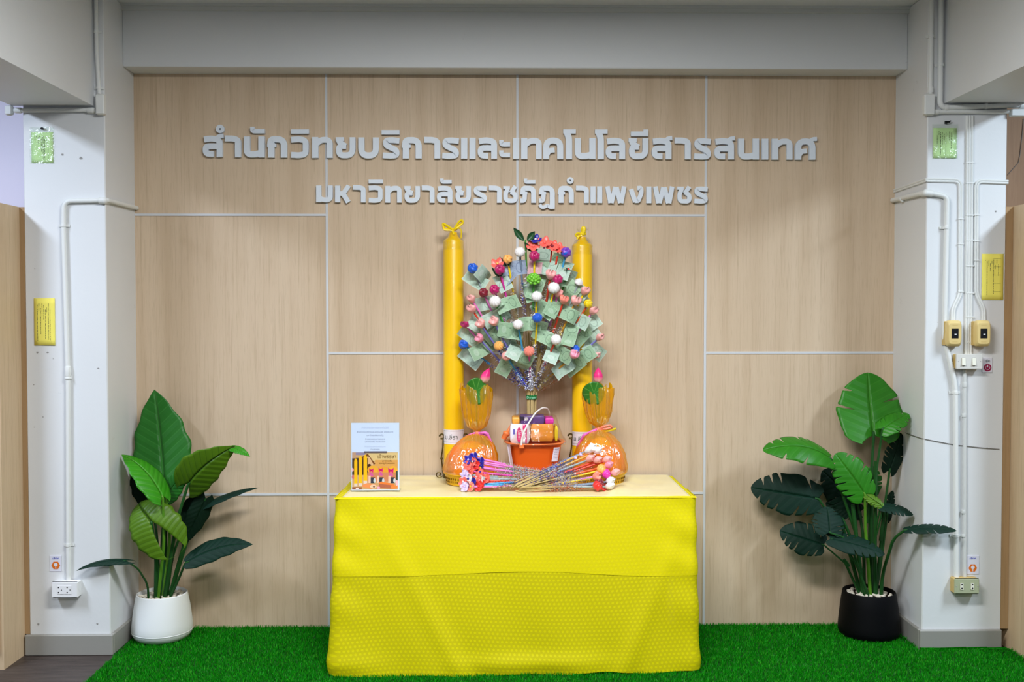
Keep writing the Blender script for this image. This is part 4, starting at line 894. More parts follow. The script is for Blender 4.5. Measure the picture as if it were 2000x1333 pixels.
# ================================================================== wrapped robe baskets
cello = film('amber_cellophane', (255, 226, 26), .42, .16, (255, 198, 0), .48, bumps=1.0, streak=True)
bask = NT('yellow_basket_plastic'); bask.b.inputs['Base Color'].default_value = rgb(222, 170, 8); bask.b.inputs['Roughness'].default_value = .35
robe = mat('orange_robe_cloth', (244, 116, 44), .75, .2, bump=.6, bscale=26, vary=.12, vscale=9); pinkr = mat('pink_ribbon', (232, 110, 190), .35, .5); salr = mat('salmon_ribbon', (250, 130, 100), .35, .5); robe_y = mat('yellow_robe_cloth', (238, 190, 10), .7, .2, bump=.4, bscale=30)
lotus_leaf = NT('lotus_leaf'); uvn = lotus_leaf.n('UVMap'); sx = lotus_leaf.n('SeparateXYZ'); lotus_leaf.l(uvn.outputs[0], sx.inputs[0])
vv = lotus_leaf.math('POWER', lotus_leaf.math('ABSOLUTE', lotus_leaf.math('COSINE', lotus_leaf.math('MULTIPLY', sx.outputs[0], PI*9))), 40.0)
lotus_leaf.l(lotus_leaf.mix(vv, rgb(44, 112, 30), rgb(92, 150, 60)), lotus_leaf.b.inputs['Base Color']); lotus_leaf.b.inputs['Roughness'].default_value = .35
stem_g = mat('green_stem', (96, 126, 50), .5)
lob = NT('lotus_bud_petals'); tcl = lob.n('TexCoord'); sp = lob.n('SeparateXYZ'); lob.l(tcl.outputs['Object'], sp.inputs[0])
mr = lob.n('MapRange'); mr.inputs[1].default_value = .0; mr.inputs[2].default_value = .032; lob.l(sp.outputs[2], mr.inputs[0]); lob.l(lob.mix(mr.outputs[0], rgb(250, 214, 190), rgb(232, 40, 122)), lob.b.inputs['Base Color']); lob.b.inputs['Roughness'].default_value = .4
def basket(pxc, Yc, bud, leaf, neckpy, toppy, top_lr, label, side, rib):
    c = P(pxc, 930, Yc); x = c.x; rb = .107
    root = thing('robe_basket', (x, Yc, ZT), label, 'basket')
    zt = ZT+.052; b = MB()
    prof = [(.001, ZT+.0), (rb-.006, ZT), (rb, ZT+.004), (rb+.004, ZT+.03), (rb+.010, zt-.004), (rb+.017, zt), (rb+.017, zt+.004), (rb+.008, zt+.004), (rb+.001, ZT+.03), (rb-.004, ZT+.006), (.001, ZT+.005)]
    b.lathe(prof, (x, Yc, 0), 56); part('basket_tray', b, bask.m, root)
    b = MB()                                         # rows of small holes: dark blocks with their shade put into the colour
    for row in range(2):
        for k in range(54):
            a = 2*PI*(k+.5*row)/54; rr = rb+.0022+.0045*row; M = Matrix.Rotation(a, 3, 'Z'); b.obox((x+rr*math.cos(a), Yc+rr*math.sin(a), ZT+.018+row*.014), M @ Xv, M @ Yv, Zv, .0012, .0024, .0042)
    o = part('basket_holes', b, mat('basket_hole_shade', (120, 84, 8), .8), root, False); o['kind'] = 'stuff'
    # folded robe inside
    zn = P(pxc, neckpy, Yc).z; bb = MB(); hh = (zn-zt)
    def rm(rr, z, a, t): return rr*(1+.035*math.sin(3*a+4*t)+.02*math.sin(8*a+t*5)+.012*math.sin(15*a)), .006*math.sin(4*a+1)*t
    bb.lathe([(.001, ZT+.012), (rb-.014, ZT+.012), (rb-.004, zt), (rb+.001, zt+hh*.22), (rb-.008, zt+hh*.42), (rb-.030, zt+hh*.62), (.038, zt+hh*.74), (.001, zt+hh*.76)], (x, Yc, 0), 56, rm)
    solo('folded_robe', bb, robe, (x, Yc, ZT+.012), 'folded orange robe bundled inside the '+('left' if side < 0 else 'right')+' amber cellophane basket', 'robe', smooth='all')
    bb = MB(); bb.ball((x+side*-.004, Yc-.028, zt+hh*.62), .058, .046, .040 if side > 0 else .026, 16, 10, jit=.05)
    solo('yellow_cloth_bundle', bb, robe_y, (x, Yc-.03, zt+hh*.5), 'small yellow cloth tucked above the orange robe in the '+('left' if side < 0 else 'right')+' basket', 'cloth', smooth='all')
    # cellophane: dome, pinched neck, flared open top
    xt0, xt1 = P(top_lr[0], toppy, Yc).x, P(top_lr[1], toppy, Yc).x; ztop = P(pxc, toppy, Yc).z; rt = (xt1-xt0)/2; xn = P(bud[2], neckpy, Yc).x; xc_top = (xt0+xt1)/2
    b = MB(); prof = [(rb+.0175, zt+.0045), (rb+.020, zt+.012), (rb+.019, zt+.03), (rb+.016, zt+hh*.2), (rb+.008, zt+hh*.42), (rb-.014, zt+hh*.66), (.066, zt+hh*.83), (.036, zt+hh*.95), (.012, zn), (.018, zn+.016), (rt*.66, zn+.032), (rt*.90, zn+(ztop-zn)*.42), (rt*1.02, ztop-.03), (rt*1.0, ztop)]
    pts = []; seg = 84
    for i, (rr, z) in enumerate(prof):
        f = max(0, min(1, (z-zt)/(zn-zt))); g_ = max(0, min(1, (z-zn)/(ztop-zn))); cx = x+(xn-x)*f+(xc_top-xn)*g_
        for k in range(seg):
            a = 2*PI*k/seg; w = 1+(.012+.05*f*(1-g_)+.10*g_)*math.sin(7*a+3*g_+side)+(.012+.03*f+.05*g_)*math.sin(17*a+f*2)+.02*f*math.sin(29*a)
            fl = 1-.45*g_; pts.append((cx+rr*w*math.cos(a), Yc+.008*g_+rr*w*math.sin(a)*fl, z+g_*(.012*math.sin(5*a+side)+.008*math.sin(11*a))+.002*math.sin(9*a)))
    b.quadgrid(pts, len(prof), seg, closed_v=True); part('cellophane_wrap', b, cello, root, 'all')
    # ribbon
    K = Vector((xn, Yc-.016, zn)); b = MB(); b.tube([Vector((xn+.0145*math.cos(t), Yc+.0145*math.sin(t), zn)) for t in np.linspace(0, 2*PI, 20)], .004, 6); b.ball(K, .010, .006, .009, 10, 6); part('ribbon_knot', b, salr, root)
    for pth, m_, w in rib:
        b = MB(); q = fillet([P(px, py, Yc-.02-dy) for px, py, dy in pth], .012, 5); n = len(q); pts = []
        for i, p in enumerate(q):
            t = (q[min(i+1, n-1)]-q[max(i-1, 0)]).normalized(); sd = t.cross(Yv).normalized(); tw = .5*math.sin(i*.5); pts += [p+sd*w+Yv*w*tw, p-sd*w-Yv*w*tw]
        b.quadgrid(pts, n, 2); o = part('ribbon_tail', b, m_, root, 'all'); o.modifiers.new('solidify', 'SOLIDIFY').thickness = .0006
    # lotus bud and leaf stuck in the top
    (bpx, bpy_, _) = bud; base = P(bpx, bpy_, Yc-.005); tilt = Matrix.Rotation(math.radians(leaf[5]), 3, 'Y')
    lb = thing('lotus_bud', base, 'closed pink lotus bud standing in the '+('left' if side < 0 else 'right')+' wrapped basket', 'lotus bud')
    b = MB()
    def pm_(rr, z, a, t): return rr*(1+.06*math.cos(5*a+2*t)), 0
    b.lathe([(.001, 0), (.009, .001), (.0185, .012), (.0215, .026), (.019, .042), (.012, .057), (.004, .068), (.0006, .072)], (0, 0, 0), 30, pm_, M=tilt)
    me = b.mesh('petals', lob.m, 'all'); o = link('petals', me, lb)
    b = MB(); b.tube([base+Vector((0, .002, .002)), P(pxc*.5+bpx*.5, leaf[1]+20, Yc), Vector((xn, Yc, zn)), Vector((xn, Yc, zn-.03))], .0028, 8); part('stem', b, stem_g, lb)
    lpx, lpy, lrx, lry, notch, _t = leaf; q0, q1, q2 = P(lpx, lpy, Yc-.03), P(lpx+lrx, lpy, Yc-.03), P(lpx, lpy-lry, Yc-.03); RX, RZ = q1.x-q0.x, q2.z-q0.z
    lf = thing('lotus_leaf', Vector((xn, Yc-.03, zn)), 'round green lotus leaf under the pink bud in the '+('left' if side < 0 else 'right')+' basket', 'lotus leaf')
    b = MB(); pts, uvs = [], []; n = 64
    for i in range(n):
        a = -PI/2+2*PI*(i+.0)/(n-1); d = math.exp(-((i/(n-1))/.035)**2)+math.exp(-(((1-i/(n-1)))/.035)**2)
        for j in range(9):
            rr = j/8*(1-.16*d*(1 if notch else .5)); an = a+PI*0
            pts.append((q0.x+RX*rr*math.cos(an)*(1+.03*math.sin(3*an)), q0.y+.018*rr*rr*math.sin(2*an+1)-.012*(1-rr*rr)+.012, q0.z+RZ*rr*math.sin(an))); uvs.append((i/(n-1), rr))
    b.quadgrid(pts, n, 9, uvs=uvs); o = part('leaf_blade', b, lotus_leaf.m, lf, 'all'); o.modifiers.new('solidify', 'SOLIDIFY').thickness = .0008
    b = MB(); b.tube([(q0.x, q0.y+.004, q0.z), (q0.x*.6+xn*.4, q0.y+.02, q0.z*.6+zn*.4), (xn, Yc-.004, zn)], .0025, 8); part('stem', b, stem_g, lf)
basket(918, -.262, (943, 748, 932), (930, 765, 21, 27, 0, 24), 846, 757, (899, 957), 'yellow basket wrapped in amber cellophane in front of the left candle', -1,
       [([(936, 847, 0), (950, 845, .01), (957, 858, .0), (962, 880, -.01), (968, 902, -.01), (971, 920, -.02)], pinkr, .0055), ([(928, 846, 0), (912, 852, -.03), (900, 862, -.03), (888, 872, -.04)], pinkr, .004), ([(934, 846, 0), (947, 850, .0), (955, 849, .0)], pinkr, .006)])
basket(1172, -.262, (1168, 749, 1169), (1160, 769, 22, 23, 1, 0), 838, 757, (1142, 1196), 'yellow basket wrapped in amber cellophane in front of the right candle', 1,
       [([(1166, 839, 0), (1152, 845, .004), (1140, 850, 0), (1134, 862, -.02), (1127, 875, -.03)], pinkr, .0055), ([(1170, 838, 0), (1180, 833, .006), (1192, 831, .006), (1196, 836, .004), (1184, 838, .004), (1172, 839, .002)], salr, .0045), ([(1184, 852, 0), (1196, 862, -.01), (1206, 877, -.02), (1212, 893, -.03), (1219, 908, -.03), (1221, 922, -.03)], pinkr, .0055), ([(1172, 840, 0), (1188, 842, 0), (1203, 838, -.01)], mat('yellow_ribbon', (0, 0, 0)), .005)])

# ================================================================== flower pens
PAL = dict(blue=(26, 92, 206), navy=(34, 22, 160), coral=(248, 104, 92), peach=(248, 178, 92), magenta=(182, 20, 98), white=(244, 240, 240), green=(110, 190, 40), pink=(252, 176, 172), rose=(248, 150, 176), salmon=(246, 138, 120), darkred=(128, 14, 40), red=(222, 40, 36), yellow=(240, 206, 10), violet=(120, 60, 190), lilac=(206, 186, 236), hot=(230, 50, 170), leaf=(24, 74, 34), orange=(232, 160, 50))
def fm(c): return mat('satin_'+c, PAL[c], .35, .5, sheen=.2)
BAR = dict(red=(214, 62, 40), pinkb=(226, 116, 190), mauve=(214, 120, 190), grey=(150, 164, 166), blueb=(66, 156, 206), purple=(120, 116, 190), yellowb=(244, 206, 20), tan=(206, 150, 50), magentab=(214, 60, 160), steelb=(110, 128, 150), greenb=(70, 150, 60), orangeb=(226, 92, 40))
def bmat(c): return mat('pen_'+c, BAR[c], .35, .5)
HM = {}
def head_mesh(kind, colr, col2=None):
    key = (kind, colr, col2)
    if key in HM: return HM[key]
    b = MB(); ms = [fm(colr)]+([fm(col2)] if col2 else [])
    R = .0215
    if kind in ('swirl', 'rose'):
        nr, tw, am = ((11, 2.2, .17) if kind == 'swirl' else (5, 4.5, .2)); pts = []; seg, rg = 44, 14
        for i in range(rg+1):
            t = min(max(PI*i/rg, .02), PI-.02)
            for k in range(seg):
                a = 2*PI*k/seg; rr = R*(1+am*abs(math.sin((nr*a+tw*t)/2))-am*.5); pts.append((rr*math.sin(t)*math.cos(a), rr*math.sin(t)*math.sin(a), R*.88-rr*.9*math.cos(t)+(-.004*max(0, -math.cos(t)-.9)*10 if kind == 'rose' else 0)))
        b.quadgrid(pts, rg+1, seg, closed_v=True)
        if col2:                                     # a second folded ribbon laid over one side
            b.cur = 1; pts = []
            for i in range(14):
                t = .25+2.3*i/13
                for k in range(7): a = .5+tw*t*.35+.9*(k/6)*math.sin(t); pts.append((R*1.09*math.sin(t)*math.cos(a), R*1.09*math.sin(t)*math.sin(a), R*.88-R*.99*math.cos(t)))
            b.quadgrid(pts, 14, 7)
        else:
            b.ball((0, 0, R*1.80), .0028, .0028, .0016, 8, 5)
    elif kind in ('bud', 'heart'):
        pts = []; seg, rg = 36, 14; lob = 2 if kind == 'heart' else 3
        for i in range(rg+1):
            f = i/rg; z = R*1.9*f; rr = R*1.02*math.sin(PI*min(.5, f*.62+.0))**.62 if f < .8 else R*1.0*(1-(f-.8)/.2*.75)
            for k in range(seg):
                a = 2*PI*k/seg; pk = .5+.5*math.cos(lob*a); r2 = max(rr*(1+.10*pk*f), .0006)*(1-.10*(1-pk)*f); pts.append((r2*math.cos(a), r2*math.sin(a)*(.82 if lob == 2 else 1), z+f*f*(.013*pk**1.5-.005)))
        o_ = len(b.v); b.quadgrid(pts, rg+1, seg, closed_v=True); b.v.append((0, 0, R*1.55)); tp_ = len(b.v)-1
        for k in range(seg): b.f.append((o_+rg*seg+k, o_+rg*seg+(k+1) % seg, tp_)); b.mi.append(b.cur)
    elif kind in ('daisy', 'poppy'):
        np_ = 5 if kind == 'daisy' else 6
        for k in range(np_):
            a = 2*PI*k/np_; M = Matrix.Rotation(a, 3, 'Z'); pts = []
            for i in range(9):
                u = i/8
                for j in range(7):
                    v = j/3-1; w = .0135*math.sin(PI*min(1, .12+.80*u))**.7; pts.append(M @ Vector((.004+.024*u, v*w, .008+.012*u*u-.004*v*v+(.003 if kind == 'poppy' else 0)*math.sin(6*u))))
            b.quadgrid(pts, 9, 7)
        b.lathe([(.001, 0), (.004, .002), (.007, .008)], seg=12)
        if col2: b.cur = 1
        b.ball((0, 0, .0115), .006, .006, .005, 12, 7)
    elif kind == 'mum':
        for ring, (n, rad, z) in enumerate(((9, .020, .006), (8, .015, .014), (5, .009, .02))):
            for k in range(n):
                a = 2*PI*k/n+ring*.4; b.ball((rad*math.cos(a), rad*math.sin(a), z), .0075, .0075, .006, 8, 6)
        b.ball((0, 0, .02), .006, seg=8, rings=6)
    elif kind == 'cap':
        b.lathe([(.001, 0), (.012, .002), (.019, .008), (.019, .013), (.011, .024), (.003, .031), (.0006, .032)], seg=28, mod=lambda r_, z, a, t: (r_*(1+.05*math.cos(6*a)), 0))
    elif kind == 'leafy':
        for k, (sx, ln) in enumerate(((-1, .055), (1, .04))):
            pts = []
            for i in range(9):
                u = i/8
                for j in range(5): v = j/2-1; w = v*.011*math.sin(PI*min(1, .06+.93*u)); pts.append((sx*(.006+ln*.62*u)-sx*w*.8, -.004-.006*v*v, ln*.78*u+w*.62))
            b.quadgrid(pts, 9, 5)
    me = b.mesh('flower', ms, 'all'); HM[key] = me; return me
PM = {}
def pen_meshes(bc, tin):
    if (bc, 'b') not in PM:
        b = MB(); b.tube([(0, 0, -.145), (0, 0, -.140), (0, 0, -.012), (0, 0, .002)], [.0030, .0046, .0046, .0036], 10); PM[(bc, 'b')] = b.mesh('barrel', bmat(bc), True)
    if (tin, 't') not in PM:
        cols = {'silver': [(248, 248, 252), (206, 210, 228)], 'blue': [(70, 78, 214), (224, 228, 248)], 'copper': [(216, 120, 84), (240, 232, 232)], 'gold': [(206, 186, 90), (238, 232, 210)], 'dark': [(104, 104, 150), (232, 232, 240)]}[tin]
        b = MB(); rn = random.Random(hash(tin) % 97 if False else len(tin)*7+ord(tin[0]))
        for k in range(150):
            z = -.12-.175*k/150; a = k*1.9+rn.uniform(-.6, .6); l = rn.uniform(.006, .015); d = Vector((math.cos(a), math.sin(a), rn.uniform(-.5, .5))).normalized(); s_ = d.cross(Vector((0, 0, 1))).normalized()*.0021; p = Vector((0, 0, z))+d*.001
            b.cur = rn.choice((0, 1)); b.face([p-s_, p+s_, p+d*l+s_+Vector((0, 0, .001)), p+d*l-s_])
        ms = [mat('tinsel_'+tin, cols[0], .35, .8), mat('tinsel_%s_light' % tin, cols[1], .25, .8)]
        PM[(tin, 't')] = b.mesh('tinsel', ms)
    if 'stick' not in PM:
        b = MB(); b.tube([(0, 0, 0), (0, 0, .9), (0, 0, 1)], [.0022, .0018, .0014], 7); PM['stick'] = b.mesh('bamboo_stick', mat('bamboo', (218, 198, 146), .6, vary=.15, vscale=30), True)
    return PM[(bc, 'b')], PM[(tin, 't')], PM['stick']
def flower_pen(tail, tip, kind, colr, col2, bc, tin, label, group, name='flower_pen', hs=1.0, face=None, leaf=False, tz=1.0):
    tail, tip = Vector(tail), Vector(tip); d = tip-tail; L = d.length; M = frame(d)
    root = thing(name, tail, label, 'flower pen', group); root.rotation_euler = M.to_euler(); Ri = M.transposed()
    bm_, tm_, sm_ = pen_meshes(bc, tin)
    s_ = link('bamboo_stick', sm_, root); s_.scale = (1, 1, max(.05, L-.14))
    t_ = link('tinsel', tm_, root); t_.location = (0, 0, L); t_.scale = (1, 1, min(1, (L-.02)/.3)*tz)
    b_ = link('barrel', bm_, root); b_.location = (0, 0, L)
    h_ = link('flower', head_mesh(kind, colr, col2), root); h_.location = (0, 0, L-.004); h_.scale = (hs, hs, hs)
    if face is not None: h_.rotation_euler = (Ri @ frame(Vector(face))).to_euler()
    if leaf:
        l_ = link('leaf', head_mesh('leafy', 'leaf'), root); l_.location = (0, 0, L-.02)
    return root
# ------------------------------------------------------------------ the banknote tree
TY = -.165; TC = P(1039, 645, TY); NECK = P(1038, 776, TY)
band_z = NECK.z
root = thing('bamboo_stick_bundle', P(1038, 822, TY), 'upright bundle of plain bamboo sticks forming the trunk of the banknote tree', 'stick bundle')
bmb = mat('bamboo', (196, 172, 118))
rn = random.Random(5)
for k in range(48):
    a = rn.uniform(0, 2*PI); rr = .0225*math.sqrt(rn.random()); n0 = NECK+Vector((rr*math.cos(a), rr*math.sin(a), 0))
    up = rn.uniform(.20, .40); sp = rn.uniform(.4, 1.6)
    b = MB(); p0 = Vector((n0.x*.9+NECK.x*.1, n0.y, P(1038, 826, TY).z)); p1 = n0+Vector((rr*math.cos(a)*sp*1.1, rr*math.sin(a)*sp*1.1, up*.55)); p2 = n0+Vector((rr*math.cos(a)*sp*3.0, rr*math.sin(a)*sp*3.0, up))
    b.tube([p0, n0, p1, p2], [.0024, .0024, .0021, .0015], 6); part('bamboo_stick', b, bmb, root)
b = MB(); b.lathe([(.0245, -.011), (.0255, -.010), (.0255, .010), (.0245, .011)], NECK, 30); bd = part('green_tie_band', b, mat('green_tape', (10, 108, 50), .35, .5), root, label='green tape tied round the sticks')
t = text_mesh('band_text', 'Danger', mat('pale_green_print', (150, 214, 176), .5), bd, .016, NECK+Vector((0, -.0262, 0)), extrude=.0001)
def hemi(px, py, k=1.0, dz=0):
    rx, rz = (px-1039)/150, (py-600)/170
    d = math.sqrt(max(0, 1-min(1, rx*rx+rz*rz))); return TY-.02-.155*d*k+dz
FL = [  # px, py, kind, colour, second colour, barrel, tinsel, phrase, nearness
 (922, 523, 'rose', 'blue', None, 'grey', 'silver', 'big blue rose at upper left', 1, 1.0),
 (970, 511, 'daisy', 'coral', 'peach', 'red', 'silver', 'coral daisy near the orange ball flower', 1, 1.0),
 (991, 504.5, 'rose', 'peach', None, 'yellowb', 'gold', 'orange ball flower at upper left', 1, .9),
 (975.5, 525.5, 'rose', 'magenta', None, 'magentab', 'silver', 'magenta bud under the coral daisy', 1, 1.0),
 (1015, 491, 'swirl', 'white', None, 'steelb', 'blue', 'topmost white swirl', 1, 1.0),
 (1026, 463, 'leafy', 'leaf', None, 'greenb', 'silver', 'dark green leaf sprig at the very top', 1, 1.25),
 (1046, 463, 'daisy', 'navy', 'white', 'purple', 'blue', 'navy and white flower at the very top', 1, .9),
 (1041, 477, 'poppy', 'coral', None, 'pinkb', 'silver', 'coral poppy left of the top cluster', 1, 1.05),
 (1064, 470, 'daisy', 'coral', None, 'pinkb', 'silver', 'coral daisy leading the top cluster', 1, 1.1),
 (1079, 477, 'poppy', 'coral', 'darkred', 'red', 'silver', 'coral poppy in the top cluster', 1, 1.1),
 (1092, 481, 'daisy', 'coral', 'red', 'red', 'copper', 'coral daisy ending the top cluster', 1, 1.0),
 (1044, 499, 'rose', 'magenta', None, 'yellowb', 'gold', 'magenta bud at top centre', 1.1, 1.0),
 (1106, 492, 'rose', 'violet', 'blue', 'blueb', 'silver', 'violet and blue rose', 1, 1.0),
 (1110, 527, 'cap', 'red', None, 'greenb', 'copper', 'small red bud with a green leaf', .8, .8),
 (1042.5, 540, 'mum', 'green', None, 'greenb', 'silver', 'lime green chrysanthemum', 1.1, 1.15),
 (1075, 539, 'bud', 'pink', None, 'red', 'copper', 'pink bud on a red barrel', 1.05, 1.0),
 (1090, 544, 'rose', 'magenta', None, 'magentab', 'silver', 'magenta bud by the pink bud', 1, .95),
 (1131.5, 549, 'cap', 'white', None, 'grey', 'silver', 'white cone bud before the right candle', .9, .95),
 (1082, 561.5, 'swirl', 'white', None, 'yellowb', 'blue', 'white swirl at right of centre', 1.05, 1.1),
 (1142, 570, 'heart', 'pink', None, 'yellowb', 'silver', 'upper pink heart at right edge', .9, .95),
 (1048.5, 577.5, 'swirl', 'white', None, 'yellowb', 'gold', 'white swirl at the centre', 1.15, 1.0),
 (1090, 573.5, 'bud', 'pink', None, 'pinkb', 'silver', 'pale pink bud behind two others', .8, .85),
 (1101, 587, 'bud', 'salmon', None, 'red', 'copper', 'salmon bud at right of centre', 1, .9),
 (1124, 590, 'bud', 'pink', None, 'tan', 'gold', 'pink rosebud left of the yellow bud', 1, 1.0),
 (1150.5, 591.5, 'rose', 'yellow', None, 'orangeb', 'copper', 'yellow bud at right edge', .9, .85),
 (1158, 609, 'heart', 'pink', None, 'mauve', 'silver', 'pink heart under the yellow bud', .9, .95),
 (964.7, 564, 'rose', 'magenta', None, 'mauve', 'silver', 'magenta ball above a white swirl', 1, .95),
 (943, 570, 'rose', 'darkred', None, 'mauve', 'silver', 'dark red ball at left', 1, .9),
 (966, 588, 'swirl', 'white', None, 'greenb', 'silver', 'white swirl at left', 1.05, 1.1),
 (921, 585, 'heart', 'pink', None, 'pinkb', 'copper', 'uppermost pink heart at left edge', .9, .9),
 (922, 605.5, 'heart', 'pink', None, 'red', 'copper', 'second pink heart down the left edge', 1, 1.0),
 (909, 636, 'heart', 'magenta', 'rose', 'pinkb', 'copper', 'pink heart with a magenta base', .9, .9),
 (939, 634, 'bud', 'pink', None, 'purple', 'blue', 'pink bud by the magenta based heart', 1, 1.0),
 (965, 629.5, 'bud', 'pink', None, 'purple', 'blue', 'pink bud right of another at left', 1, 1.0),
 (1011, 632, 'swirl', 'white', None, 'blueb', 'blue', 'white swirl under the centre', 1.1, .95),
 (1049.5, 619, 'swirl', 'blue', 'white', 'yellowb', 'dark', 'blue and white pinwheel', 1.15, .95),
 (936.5, 662, 'bud', 'rose', None, 'purple', 'blue', 'pink bud beside the lower blue rose', 1, .9),
 (903.5, 672, 'rose', 'blue', None, 'blueb', 'blue', 'lower blue rose at the far left', .9, .95),
 (972, 674, 'swirl', 'peach', None, 'grey', 'silver', 'orange ball at lower left', 1.05, .9),
 (987.3, 693.7, 'swirl', 'pink', None, 'blueb', 'blue', 'lowest pink swirl', 1.1, .9),
 (1033, 684.6, 'swirl', 'salmon', None, 'magentab', 'silver', 'salmon ball in front of the trunk', 1.2, 1.0),
 (1087, 662, 'swirl', 'white', None, 'red', 'dark', 'lowest white swirl', 1.1, 1.0),
 (1126, 681, 'rose', 'blue', 'white', 'purple', 'blue', 'small blue and white rose at lower right', .9, .85),
 (1121, 694, 'bud', 'rose', None, 'tan', 'gold', 'pink ball at lower right', 1.05, .95),
 (1170.5, 660, 'heart', 'pink', None, 'purple', 'dark', 'rightmost pink heart', .9, .9),
 (1164, 695, 'heart', 'pink', None, 'blueb', 'copper', 'lowest pink heart at right', .9, .85),
]
FPOS = []
for i, (px, py, kd, c1, c2, bc, tn, ph, kk, hs) in enumerate(FL):
    tip = P(px, py, hemi(px, py, kk*rn.uniform(.85, 1.05))); tail = NECK+Vector(((px-1039)/150*.019, max(-.019, (tip.y-TY)*.12), .012+rn.uniform(0, .02)))
    off = (tip-tail).normalized(); tip = tip-off*.014
    fc = off*.55+Vector((0, -1, .25))*(.75 if kd in ('swirl', 'rose', 'mum', 'daisy', 'poppy') else .25)
    if kd == 'leafy': fc = Vector((0, -.05, 1))
    flower_pen(tail, tip, kd, c1, c2, bc, tn, ph+' of the banknote tree', 'flower pens of the banknote tree', hs=hs*1.1, face=fc, leaf=ph.startswith(('magenta bud under', 'small red', 'coral poppy left', 'orange ball flower')))
    FPOS.append((px, py, ph))
# ------------------------------------------------------------------ banknotes
def note_mat(name, base, inkc, light):
    g = NT(name); uv = g.n('UVMap'); sp = g.n('SeparateXYZ'); g.l(uv.outputs[0], sp.inputs[0]); u, v = sp.outputs[0], sp.outputs[1]
    wv = g.n('TexWave'); wv.inputs['Scale'].default_value = 9; wv.inputs['Distortion'].default_value = 6; wv.inputs['Detail'].default_value = 2; g.l(uv.outputs[0], wv.inputs['Vector'])
    nz = g.noise(uv.outputs[0], 7, 3); col = g.mix(g.math('MULTIPLY', wv.outputs['Fac'], .35), rgb(*base), rgb(*light)); nr = g.n('MapRange'); nr.inputs[1].default_value = .5; nr.inputs[2].default_value = .75; nr.inputs[4].default_value = .45; g.l(nz, nr.inputs[0]); col = g.mix(nr.outputs[0], col, rgb(*inkc))
    def oval(cx, cy, rx, ry):
        a = g.math('DIVIDE', g.math('SUBTRACT', u, cx), rx); b_ = g.math('DIVIDE', g.math('SUBTRACT', v, cy), ry)
        return g.math('SQRT', g.math('ADD', g.math('MULTIPLY', a, a), g.math('MULTIPLY', b_, b_)))
    o = oval(.70, .5, .13, .36); ring = g.math('LESS_THAN', g.math('ABSOLUTE', g.math('SUBTRACT', o, 1.0)), .09); col = g.mix(g.math('MULTIPLY', ring, .55), col, rgb(*inkc))
    wm = g.math('LESS_THAN', oval(.22, .5, .09, .26), 1.0); col = g.mix(g.math('MULTIPLY', wm, .5), col, rgb(*light))
    dots = g.math('LESS_THAN', oval(.45, .62, .02, .05), 1.0); col = g.mix(g.math('MULTIPLY', dots, .8), col, rgb(*inkc))
    e = g.math('MAXIMUM', g.math('ABSOLUTE', g.math('SUBTRACT', u, .5)), g.math('ADD', g.math('ABSOLUTE', g.math('SUBTRACT', v, .5)), .0))
    bo_ = g.math('GREATER_THAN', e, .47); col = g.mix(g.math('MULTIPLY', bo_, .5), col, rgb(*light))
    g.l(col, g.b.inputs['Base Color']); g.b.inputs['Roughness'].default_value = .6
    tl = g.n('BsdfTranslucent'); g.l(col, tl.inputs[0]); m = g.n('MixShader'); m.inputs[0].default_value = .25; g.l(g.b.outputs[0], m.inputs[1]); g.l(tl.outputs[0], m.inputs[2]); g.l(m.outputs[0], g.out.inputs[0]); return g.m
NM = {'g': note_mat('green_banknote', (158, 196, 158), (90, 122, 96), (206, 228, 208)), 'p': note_mat('pale_green_banknote', (186, 216, 198), (120, 150, 134), (226, 240, 232)), 'b': note_mat('blue_banknote', (160, 180, 210), (100, 116, 160), (206, 216, 236)), 'r': note_mat('pink_banknote', (214, 160, 170), (150, 96, 110), (236, 206, 210))}
NMESH = {}
def note_mesh(c, var):
    if (c, var) in NMESH: return NMESH[(c, var)]
    b = MB(); n, m = 13, 7; pts, uvs = [], []; W_, H_ = .138, .072
    for i in range(n):
        for j in range(m):
            u, v = i/(n-1), j/(m-1); x, z = (u-.5)*W_, (v-.5)*H_
            if var == 0: y = .010*math.sin(PI*u)+.003*math.sin(5*v)
            elif var == 1: y = -.012*math.sin(PI*u*1.3)+.004*v
            elif var == 2: x *= (1-.25*abs(u-.5)); y = .05*abs(u-.5)-.01          # folded over the stick
            else: y = .012*math.sin(2*PI*u)+.006*(v-.5)
            pts.append((x, y, z)); uvs.append((u, v))
    b.quadgrid(pts, n, m, uvs=uvs); NMESH[(c, var)] = b.mesh('banknote', NM[c], 'all'); return NMESH[(c, var)]
def c3(x, y): return 860+x/5.797, 420+y/5.797
def c4(x, y): return 860+x/5.263, 620+y/5.263
